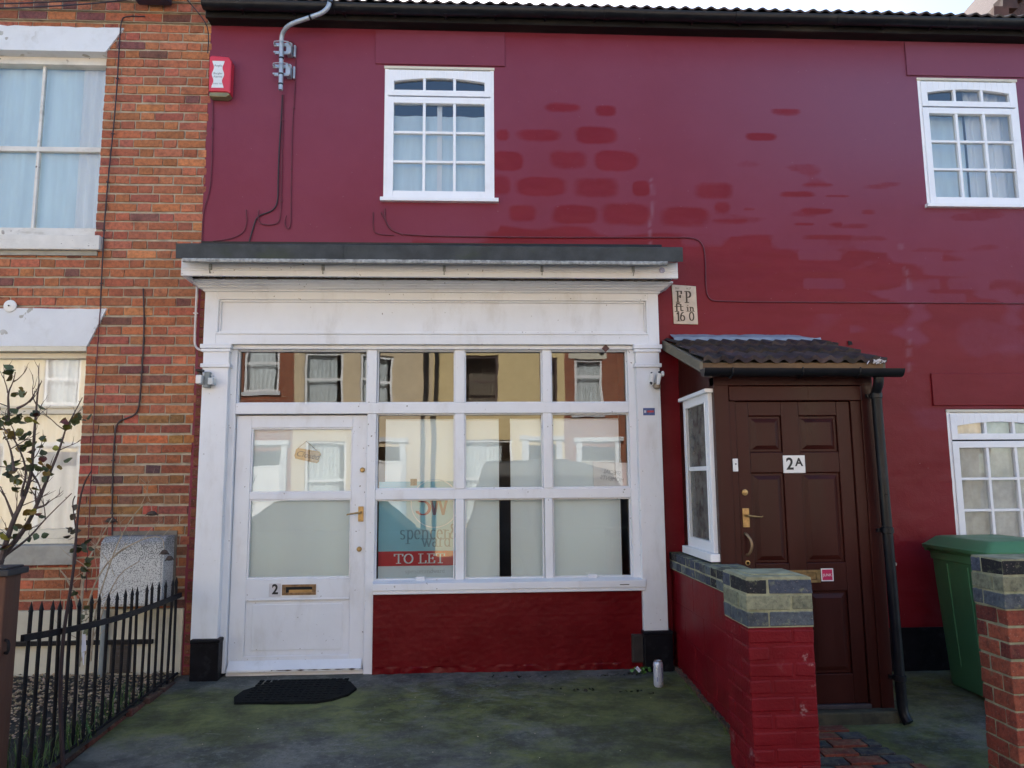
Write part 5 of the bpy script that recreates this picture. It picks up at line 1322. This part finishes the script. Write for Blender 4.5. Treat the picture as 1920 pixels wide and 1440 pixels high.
cable([(-1.786,3.50),(-1.774,3.40),(-1.796,3.31),(-1.90,3.26),(-2.03,3.245)], .0044, CABLER, 'short curved cable stub left of the mast cables')
cable([(-.705,3.52),(-.704,3.42),(-.648,3.333),(-.501,3.299),(.472,3.295),(1.57,3.305),(1.766,3.306),(1.835,3.262),(1.856,3.156),(1.846,2.87),(1.872,2.796),(1.94,2.779),(3.054,2.776),(8.2,2.77)], .0055, CABLER, 'long red painted cable crossing the wall above the shop and the porch')
cable([(-.797,3.49),(-.795,3.353),(-.773,3.31),(-.627,3.302)], .0042, CABLER, 'short red cable dropping at the left under the middle upper window')
cable([(-.734,3.49),(-.669,3.36),(-.564,3.305)], .0042, CABLER, 'slanting red cable stub under the middle upper window')
cable([(-2.538,2.861),(-2.512,2.535),(-2.515,2.002),(-2.532,1.895),(-2.601,1.865),(-2.665,1.842),(-2.689,1.762),(-2.684,1.405),(-2.66,1.0)], .0062, CABLED, 'dark cable stepping down the brick wall to the meter box', y=-.012)
cable([(-2.64,5.10),(-2.80,5.10),(-2.825,5.06),(-2.828,4.90),(-2.824,4.342),(-2.855,3.549),(-2.852,3.163),(-2.845,2.72)], .0055, CABLED, 'long dark cable beside the upper sash window of the brick house', y=-.024)
cable([(-2.845,2.72),(-2.85,2.452),(-2.838,1.603),(-2.819,.60)], .0040, CABLER, 'thin reddish cable beside the lower window of the brick house', y=-.020)
cable([(-2.30,5.22),(-2.13,5.02),(-2.10,4.9),(-2.105,4.75)], .0045, CABLED, 'black cable looping from the eaves to the alarm box', y=-.10, clips=False)
m = MB()
for q in range(3): m.tube([(-5.2,-.12-.01*q,5.02+.03*q),(-3.6,-.14,5.06+.04*q),(-2.6,-.15,5.16+.03*q),(-2.2,-.25,5.25+.05*q)], .006, 6, smooth=2)
m.build('cable', CABLED, None, smooth=True, label='slack black cables strung under the eaves of the brick house', cat='cable')
JB = MB(); JB.box(-2.66,-2.40,-.20,-.10,5.145,5.30); JB.build('junction_box', simple('dark_blue_box', (.012,.018,.045), .4), None, bevel=.01, label='dark blue junction box under the eaves of the brick house', cat='junction box')
cable([(-2.128,2.913),(-2.128,2.5),(-2.125,2.42),(-2.10,2.385),(-2.04,2.368)], .0085, CABLEW, 'white conduit curving into the left shop pilaster', y=-.03)
m = MB(); m.lathe([(.0,.0),(.048,.0),(.046,.008),(.038,.012),(.012,.013),(.009,.018),(0,.018)], (-3.512,-.018,2.718), 'y', 28); bt = m.build('wall_tie_disc', SIGNW, None, smooth=True, label='white round disc above the lower painted lintel', cat='disc')
m = MB(); m.lathe([(0,0),(.006,0),(.006,.004),(0,.004)], (-3.512,-.0365,2.718), 'y', 12); m.build('bolt', INKB, bt)
# fire hydrant sign
FP = empty('hydrant_sign', 'cream FP plate with brown lettering fixed between awning and porch roof', 'sign', (1.67, -.01, 2.6))
m = MB(); m.prism([(1.578,2.596),(1.772,2.592),(1.766,2.902),(1.572,2.915)], -.016, -.004); m.build('plate', FPM, FP, bevel=.003)
def fx(u): return 1.574+(u-470)*.000334
def fz(v): return 2.917-(v-290)*.000357
m = MB(); yy = -.0168
glyphs(m, 'F', fx(560), fz(700), .090, yy, .15, .07, .68); glyphs(m, 'P', fx(770), fz(705), .090, yy, .15, .07, .72)
glyphs(m, 'f', fx(510), fz(910), .068, yy, .18, .08, 1.0); glyphs(m, 't', fx(625), fz(895), .060, yy, .17, .08, 1.0)
glyphs(m, 'i', fx(800), fz(905), .056, yy, .17, .08, .9); glyphs(m, 'n', fx(870), fz(905), .056, yy, .17, .08, .95)
glyphs(m, '1', fx(560), fz(1125), .075, yy, .17, .06, .8); glyphs(m, '6', fx(635), fz(1120), .072, yy, .14, .06, .8); glyphs(m, '0', fx(855), fz(1115), .070, yy, .14, .06, .85)
m.build('lettering', BROWNINK, FP)
text_mesh('SV1', .022, (fx(590),-.0165,fz(385)), BROWNINK, FP, 'small_print', ext=.0004); text_mesh('6.27', .022, (fx(870),-.0165,fz(385)), BROWNINK, FP, 'small_print', ext=.0004)
# two sensor lights on the pilasters
SL = empty('sensor_light', 'grey and white sensor light at the top of the left shop pilaster', 'lamp', (-1.97, -.14, 2.1), 'sensor lights on the shop pilasters')
m = MB(); m.box(-1.995,-1.955,-.165,-.12,2.085,2.195); m.prism([(-2.0,2.075),(-1.95,2.075),(-1.962,2.10),(-1.988,2.10)], -.185, -.13); m.build('bracket', GREYPL, SL, bevel=.005)
m = MB(); m.box(-1.955,-1.918,-.20,-.13,2.095,2.145); m.tube([(-1.95,-.15,2.17),(-1.925,-.17,2.16)], .006, 6); m.build('sensor', simple('pale_grey_plastic', (.55,.58,.58), .4), SL, bevel=.006)
m = MB(); m.box(-2.040,-2.0,-.21,-.13,2.10,2.165); m.build('lamp_head', SIGNW, SL, bevel=.006)
m = MB(); m.tube([(-2.02,-.17,2.17),(-2.02,-.17,2.20)], .010, 8); m.box(-2.045,-2.0,-.205,-.15,2.192,2.208); m.build('knuckle', GUTTER, SL)
SR = empty('sensor_light', 'dirty white twin sensor light on the right shop pilaster above the blue sticker', 'lamp', (1.38, -.14, 2.1), 'sensor lights on the shop pilasters')
m = MB(); m.prism([(1.330,2.10),(1.350,2.085),(1.368,2.17),(1.345,2.18)], -.20, -.13); m.prism([(1.378,2.09),(1.402,2.085),(1.42,2.17),(1.392,2.18)], -.20, -.13); m.build('lamp_head', SIGNW, SR, bevel=.006)
m = MB(); m.tube([(1.352,-.15,2.19),(1.362,-.15,2.16)], .007, 8); m.tube([(1.405,-.16,2.185),(1.425,-.16,2.19)], .010, 8); m.tube([(1.335,-.19,2.105),(1.34,-.2,2.095)], .010, 8); m.build('knuckle', GUTTER, SR)
m = MB(); m.lathe([(.012,0),(.028,.01),(.030,.03),(.02,.045)], (1.39,-.155,2.06), 'z', 14); m.build('sensor', simple('tan_lens', (.35,.28,.2), .4), SR, smooth=True)
m = MB(); m.lathe([(.017,0),(.021,.004),(.021,.014),(.017,.018)], (1.42,-.19,2.172), 'x', 14); m.build('lamp_face', SIGNW, SR)

# =====================================================================
# THINGS ON THE GROUND
# =====================================================================
WB = empty('wheelie_bin', 'green wheelie bin standing against the red wall under the right window', 'bin', (3.65, -.6, -.12))
m = MB(); n0 = 0
def ring(m, x0, x1, y0, y1, z, r=.03, n=4):
    base = len(m.v)
    for (cx, cy, a0) in ((x1-r,y1-r,0),(x0+r,y1-r,90),(x0+r,y0+r,180),(x1-r,y0+r,270)):
        for k in range(n+1):
            a = math.radians(a0+90*k/n); m.v.append((cx+r*math.cos(a), cy+r*math.sin(a), z))
    return base, 4*(n+1)
def loft(m, rings):
    prev = None
    for (b, k) in rings:
        if prev is not None:
            for i in range(k): m.face((prev+i, prev+(i+1)%k, b+(i+1)%k, b+i))
        prev = b
    b, k = rings[0]; m.face([b+i for i in reversed(range(k))]); b, k = rings[-1]; m.face([b+i for i in range(k)])
R = []
for z, ins in ((-.10,.055),(-.06,.048),(.60,.008),(.78,.0),(.785,-.012),(.835,-.014),(.84,-.004),(.86,-.004)): R.append(ring(m, 3.385+ins, 3.945-ins, -.88+ins*1.4, -.24-ins*.6, z))
loft(m, R); m.build('body', BIN, WB, smooth=True)
m = MB(); R = []
for z, i1, i2 in ((.862,.0,0),(.885,-.004,-.004),(.895,.012,.012),(.945,.07,.055),(.952,.10,.08)): R.append(ring(m, 3.335+i1, 3.975-i1, -.93+i2, -.20-i2, z, .035))
loft(m, R); m.box(3.55,3.76,-.955,-.925,.862,.880); m.build('lid', BIN, WB, smooth=True)
for (xa, ya) in ((3.376,-.42),(3.376,-.64)):
    m = MB(); m.prismx([(ya-.012,.76),(ya+.012,.76),(ya+.012,.05),(ya-.012,.05)], 3.377, 3.40); m.v = [(x+(.055*(.78-z)/.88 if z < .7 else 0), y, z) for x, y, z in m.v]; m.build('moulded_rib', BIN, WB, bevel=.004)
m = MB(); m.box(3.40,3.93,-.905,-.885,.60,.61); m.box(3.42,3.90,-.90,-.88,.70,.705); m.build('moulded_rib', BIN, WB)
m = MB(); m.tube([(3.38,-.185,.85),(3.93,-.185,.85)], .016, 10); m.box(3.40,3.44,-.24,-.18,.83,.86); m.box(3.86,3.90,-.24,-.18,.83,.86); m.build('handle', BIN, WB, smooth=True)
for x in (3.42, 3.90):
    m = MB(); m.lathe([(.03,-.022),(.095,-.022),(.10,-.012),(.10,.012),(.095,.022),(.03,.022)], (x,-.86 if False else -.80,-.015), 'x', 28); w_ = m.build('wheel', RUBBER, WB, smooth=True)
m = MB(); m.tube([(3.40,-.80,-.015),(3.92,-.80,-.015)], .012, 8); m.build('axle', GALV, WB)
# rubber door mat
m = MB(); cxm, w2 = -1.18, .35
pts = [(-1.545,-.63),(-1.02,-.645),(-.93,-.61),(-.835,-.52),(-.80,-.40),(-.86,-.27),(-.93,-.20),(-1.36,-.19),(-1.46,-.28),(-1.56,-.40),(-1.58,-.52)]
for zt_, s, z0_ in ((.016,1,.0),): 
    m.prismz([(cxm+(x-cxm)*s, -.40+(y+.40)*s) for x, y in pts], -.03, .0)
m.v = [(x,y,z+gz(0,y)+.016) for x,y,z in m.v]
dm = m.build('doormat', MATM, None, bevel=.006, label='worn black rubber doormat in front of the white shop door', cat='doormat')
m = MB()
for k in range(9):
    for j in range(15):
        x = -1.50+j*.045; y = -.60+k*.046
        if -1.52 < x < -.87-(.10 if y < -.55 else 0): z = gz(0,y)+.016; m.box(x,x+.03,y,y+.032,z-.004,z+.0035,jit=.0015)
m.build('tread', MATM, dm, bevel=.0015, seg=1)
# drinks can
CN = empty('drinks_can', 'pale tall drinks can standing by the black pilaster base', 'can', (1.255, -.47, -.02))
m = MB(); zc = gz(0,-.47); m.lathe([(.024,.0),(.030,.006),(.033,.014),(.033,.150),(.031,.158),(.026,.168)], (1.255,-.47,zc), 'z', 28); m.build('body', CANM, CN, smooth=True)
m = MB(); m.lathe([(.026,.166),(.0275,.170),(.0255,.173),(.023,.168),(.0,.167)], (1.255,-.47,zc), 'z', 28); m.build('lid', simple('can_lid', (.35,.28,.22), .3, .2, metal=.8), CN, smooth=True)
m = MB()
for k, (a, w__, h) in enumerate(((-60,.02,.09),(-38,.012,.05),(-100,.006,.10),(-120,.012,.03))):
    for s in range(4):
        a0 = math.radians(a+s*w__*220); a1 = math.radians(a+(s+1)*w__*220); r = .0333
        m.quad((1.255+r*math.cos(a0),-.47+r*math.sin(a0),zc+.04),(1.255+r*math.cos(a1),-.47+r*math.sin(a1),zc+.04),(1.255+r*math.cos(a1),-.47+r*math.sin(a1),zc+.04+h),(1.255+r*math.cos(a0),-.47+r*math.sin(a0),zc+.04+h))
m.build('printing', simple('can_print', (.22,.25,.42), .4, .4, 90), CN)
m = MB(); m.v += [(1.155,-.19,.025),(1.18,-.20,-.002),(1.20,-.185,.012),(1.174,-.175,.040)]; m.face((0,1,2,3)); m.v += [(1.156,-.187,.025),(1.181,-.197,-.002),(1.201,-.182,.012),(1.175,-.172,.040)]; m.face((7,6,5,4)); m.build('paper_scrap', PAPER, None, label='scrap of white paper leaning by the foot of the red panel', cat='litter')
# weeds in the corner
m = MB()
for k in range(34):
    x = 1.21+rg.gauss(0,.035); y = -.17+rg.gauss(0,.02); leaf(m, x, y, .0+rg.uniform(0,.03), rg.uniform(.018,.034), (1.2,2.2,.9))
m.build('weed', LEAFM, None, label='small green weed growing at the foot of the red panel by the can', cat='weed')
m = MB()
for k in range(46):
    y = rg.uniform(-1.3,-.5); x = 1.455+rg.uniform(-.02,.01); z = gz(0,y); h = rg.uniform(.02,.07)
    m.tube([(x,y,z),(x-.01,y+rg.uniform(-.02,.02),z+h*.6),(x-rg.uniform(0,.03),y+rg.uniform(-.03,.03),z+h)], [.0015,.0012,.0004], 4, (1.5,1.2,.7))
m.build('dry_grass', GRASSM, None, kind='stuff', label='wisps of dry grass along the foot of the painted block wall')
# leaf litter and chips on the concrete
m = MB()
spots = [(.72,-.52,.10),(1.02,-.56,.05),(1.10,-.55,.04),(1.17,-.60,.05),(.55,-.47,.06),(.95,-.22,.16),(1.10,-.19,.12),(.3,-.2,.25)]
for (cx, cy, r) in spots:
    for k in range(int(60*r)+6):
        x = cx+rg.gauss(0,r*.5); y = min(-.10, cy+rg.gauss(0,.012)); g = rg.uniform(.1,.5); leaf(m, x, y, gz(0,y)+.003, rg.uniform(.012,.028), (g,g*.7,g*.6))
m.build('leaf_litter', LEAFM, None, kind='stuff', label='dark rotted leaves scattered on the concrete forecourt')
m = MB()
for k in range(900):
    x = rg.uniform(-2.0,1.42); y = rg.uniform(-2.0,-.12); s = rg.uniform(.0008,.0022) if k > 60 else rg.uniform(.0018,.0050); g = rg.choice((.1,.2,.3,.8,1.3)) if k > 60 else rg.uniform(1.1,2.2); stone(m, x, y, gz(0,y)+.004+s*.3, s, (g,g,g*1.05))
m.build('grit', GRAVELM, None, kind='stuff', label='pale and dark flecks of grit on the concrete forecourt')

# =====================================================================
# NEIGHBOURING ROOF, far right
# =====================================================================
NR = empty('neighbour_roof', 'brown tiled gable end of the next house above the eaves at top right', 'roof', (6, 1, 5))
m = MB(); m.prism([(4.66,5.3),(8.65,5.3),(8.65,-.3),(12.5,-.3),(12.5,9.2),(8.2,9.2)], .55, 4.5); m.build('gable', brick_mat('gable_brick'), NR); bpy.data.objects['gable'].data.color_attributes['Col'].data.foreach_set('color', [.10,.05,.04,1]*len(bpy.data.objects['gable'].data.color_attributes['Col'].data))
m = MB()
for k in range(40):
    t = k/40; x = 4.62+t*3.6; z = 5.34+t*3.95; m.box(x-.04,x+.10,.48,.60,z-.02,z+.10,jit=.008)
m.build('verge_tile', simple('brown_tile', (.085,.040,.030), .85, .4, 8), NR)

# =====================================================================
# THE FAR SIDE OF THE STREET (seen reflected in the glass)
# =====================================================================
FY = -11.9
def opp(x0, x1, mat, label, wins, door=None, frame=WHITE2, floorz=-.33, col=None, lintel_=False):
    H = empty('terraced_house', label, 'house', ((x0+x1)/2, FY, -.3), 'houses across the street')
    m = MB(); op = [(a,b,c,d) for a,b,c,d,_ in wins]+([door[:4]] if door else [])
    holed(m, x0, x1, -.4, 5.35, op, FY, -.18, None, (lambda x,z: col) if col else None); 
    m.f = [tuple(reversed(f)) for f in m.f]
    m.build('wall', mat, H)
    m = MB(); m.box(x0,x1,FY-7,FY-2.5,-.4,5.3); m.box(x0,x1,FY-2.5,FY-.19,2.6,2.8); m.box(x0,x0+.1,FY-2.5,FY-.19,-.4,5.3); m.box(x1-.1,x1,FY-2.5,FY-.19,-.4,5.3); m.build('interior_wall', INT, H)
    m = MB(); m.prismx([(FY+.25,5.30),(FY-3.6,7.7),(FY-7,5.3),(FY-7,5.2),(FY+.25,5.2)], x0, x1); m.build('roof', SLATE, H)
    for a,b,c,d,k in wins:
        fm = DKFRAME if k == 'dark' else frame; y = FY-.10; m = MB(); w = .055
        m.box(a,a+w,y,y+.05,c,d); m.box(b-w,b,y,y+.05,c,d); m.box(a+w,b-w,y,y+.05,d-w,d); m.box(a+w,b-w,y,y+.05,c,c+w)
        s = d-(d-c)*(.30 if k == 'top' else .5); m.box(a+w,b-w,y+.01,y+.05,s-.028,s+.028)
        f = m.build('window', fm, H)
        m = MB(); m.quad((b-w,y+.02,c+w),(a+w,y+.02,c+w),(a+w,y+.02,d-w),(b-w,y+.02,d-w)); m.build('pane', GLASSU, f)
        if k != 'dark': curtain(a+.02, a+(b-a)*(.80 if k != 'top' else .98), c, d, y-.12, NET2, f, .02, wav=.10)
        else: curtain(a+.02, b-.02, c, d, y-.5, INT, f, .02)
        m = MB(); m.box(a-.06,b+.06,FY-.02,FY+.07,c-.09,c); m.build('sill', WHITEMAS, f)
        if lintel_: m = MB(); m.box(a-.12,b+.12,FY+.001,FY+.02,d,d+.16); m.build('lintel', CREAM, f)
    if door:
        a,b,c,d = door[:4]; m = MB(); m.box(a,b,FY-.15,FY-.10,c,d-.35); m.box(a,b,FY-.14,FY-.08,d-.38,d-.34); m.build('door', door[4], H)
        m = MB(); m.box(a-.14,a,FY+.001,FY+.05,c,d+.12); m.box(b,b+.14,FY+.001,FY+.05,c,d+.12); m.box(a-.2,b+.2,FY+.001,FY+.09,d+.12,d+.22); m.build('door_surround', WHITEMAS, H)
    return H
def oppbrick():
    m_, nt, b = new_mat('far_brick'); p = pos(nt); mp = N(nt, 'ShaderNodeMapping'); mp.inputs['Rotation'].default_value = (math.pi/2,0,0); nt.links.new(p, mp.inputs['Vector'])
    bt_ = N(nt, 'ShaderNodeTexBrick'); nt.links.new(mp.outputs[0], bt_.inputs['Vector']); bt_.inputs['Scale'].default_value = 1
    bt_.inputs['Brick Width'].default_value = .225; bt_.inputs['Row Height'].default_value = .075; bt_.inputs['Mortar Size'].default_value = .006
    bt_.inputs['Color1'].default_value = (.36,.11,.05,1); bt_.inputs['Color2'].default_value = (.27,.075,.04,1); bt_.inputs['Mortar'].default_value = (.36,.27,.2,1)
    nt.links.new(bt_.outputs[0], b.inputs['Base Color']); b.inputs['Roughness'].default_value = .9; return m_
OB = oppbrick(); REDDOOR = simple('pale_door', (.55,.53,.48), .4)
opp(-17.5,-12.9, CREAMWALL, 'cream house furthest along the opposite terrace, only seen in window glass', [(-16.5,-15.6,3.1,4.5,''),(-14.5,-13.6,3.1,4.5,''),(-16.7,-15.2,.6,2.2,'')], (-14.3,-13.5,-.3,2.1,REDDOOR))
opp(-12.9,-8.4, CREAMWALL2, 'yellow cream house across the street mirrored in the brick house window', [(-12.1,-11.2,3.2,4.5,''),(-10.1,-9.3,3.2,4.45,''),(-12.3,-10.9,.6,2.3,'')], (-10.0,-9.2,-.3,2.1,REDDOOR))
opp(-8.4,-4.25, OB, 'brick house across the street mirrored above the shop door, white sash windows', [(-7.6,-6.8,3.4,4.7,''),(-5.42,-4.62,3.42,4.8,''),(-7.4,-6.0,.6,2.25,'')], (-5.3,-4.5,-.3,2.1,WHITE2), col=None)
opp(-4.25,-1.02, CREAMWALL, 'cream house across the street mirrored over the shop door and first panes', [(-4.02,-3.12,3.1,4.36,''),(-2.72,-1.98,3.1,4.36,''),(-3.95,-3.0,.5,2.3,'')], (-2.5,-1.7,-.3,2.15,WHITE2))
opp(-1.02,2.2, CREAMWALL2, 'yellow cream house across the street with dark framed windows, mirrored in the middle panes', [(-.22,.62,3.1,4.38,'dark'),(1.60,2.02,3.1,4.28,'dark'),(-.3,.95,.45,2.3,'')], (1.3,2.0,-.3,2.15,WHITE2))
opp(2.2,6.6, OB, 'brick house across the street with a vertical blind, mirrored in the right panes', [(2.42,3.10,2.9,4.24,'top'),(4.6,5.3,2.9,4.24,''),(4.2,5.7,.5,2.2,'')], (2.6,3.4,-.3,2.1,REDDOOR), lintel_=True)
opp(6.6,12.5, CREAMWALL, 'cream house at the right end of the opposite terrace', [(7.4,8.2,3.1,4.4,''),(9.8,10.6,3.1,4.4,''),(7.2,8.7,.5,2.2,'')], (10,10.8,-.3,2.1,REDDOOR))
for x in (-1.18, -.93):
    m = MB(); m.tube([(x,FY+.10,-.3),(x,FY+.10,5.2)], .05, 10); m.build('rainwater_pipe', GUTTER, bpy.data.objects['terraced_house.003'] , smooth=True)
# parked cars
def car(x, y, s, mat, label, hs=1.0):
    K = empty('parked_car', label, 'car', (x, y, -.45), 'cars parked across the street')
    prof = [(-2.1,.25),(-2.15,.6),(-2.0,.85),(-1.3,1.0),(1.55,1.02),(1.95,.95),(2.1,.7),(2.1,.25)]
    cab = [(-1.25,.98),(-.55,.98+.52*hs),(.2,.98+.62*hs),(1.1+.5*(hs>1),.98+.60*hs),(1.75+.2*(hs>1),1.0)]
    m = MB(); m.prism([(x+s*px_, -.45+pz) for px_, pz in (prof if s > 0 else prof[::-1])], y-.85, y+.85); m.build('body', mat, K, bevel=.10, seg=4, smooth=True)
    m = MB(); n0 = 0
    pc = [(x+s*a, -.45+b) for a, b in (cab if s < 0 else cab[::-1])]; k = len(pc)
    for yy, sc in ((y-.78,1),(y-.62,.0),(y+.62,.0),(y+.78,1)): pass
    base = len(m.v)
    m.v += [(a, y-.80+(b+.45-.98)*.15, b) for a, b in pc]+[(a, y+.80-(b+.45-.98)*.15, b) for a, b in pc]
    m.face([base+i for i in range(k)]); m.face([base+k+i for i in reversed(range(k))])
    for i in range(k): j = (i+1)%k; m.face((base+j, base+i, base+k+i, base+k+j))
    m.build('cabin', mat, K, bevel=.05, seg=3, smooth=True)
    m = MB()
    for sg in (-1,1):
        for (a0,a1) in ((-.95,-.05),(.05,.95)):
            yy = y+sg*.735; xa, xb = x+s*(a0 if a0 > -.9 else -.75), x+s*a1
            q = [(x+s*a0, y+sg*.795, .62),(x+s*a1, y+sg*.795, .62),(x+s*a1*.95, y+sg*.70, 1.03),(x+s*(a0*.55 if a0 < -.5 else a0), y+sg*.70, 1.03)]
            m.quad(*(q if sg*s < 0 else q[::-1]))
    m.build('car_window', simple('dark_car_glass', (.02,.022,.025), .45, .1), K)
    for wx in (-1.3,1.3):
        for wy in (-.80,.80):
            m = MB(); m.lathe([(.12,-.09),(.29,-.10),(.32,-.06),(.32,.06),(.29,.10),(.12,.09)], (x+wx, y, 0), 'z', 24)
            m.v = [(v[0], y+wy+v[2], -.13+(v[1]-y)) for v in m.v]; m.build('wheel', RUBBER, K, smooth=True)
car(-2.8, -7.7, 1, simple('dark_blue_car_paint', (.02,.026,.032), .5, .02), 'dark car parked in the road, mirrored low in the shop door')
car(1.8, -7.7, -1, simple('grey_car_paint', (.06,.068,.07), .5, .02), 'tall grey van parked in the road, mirrored low in the right panes', 1.9)
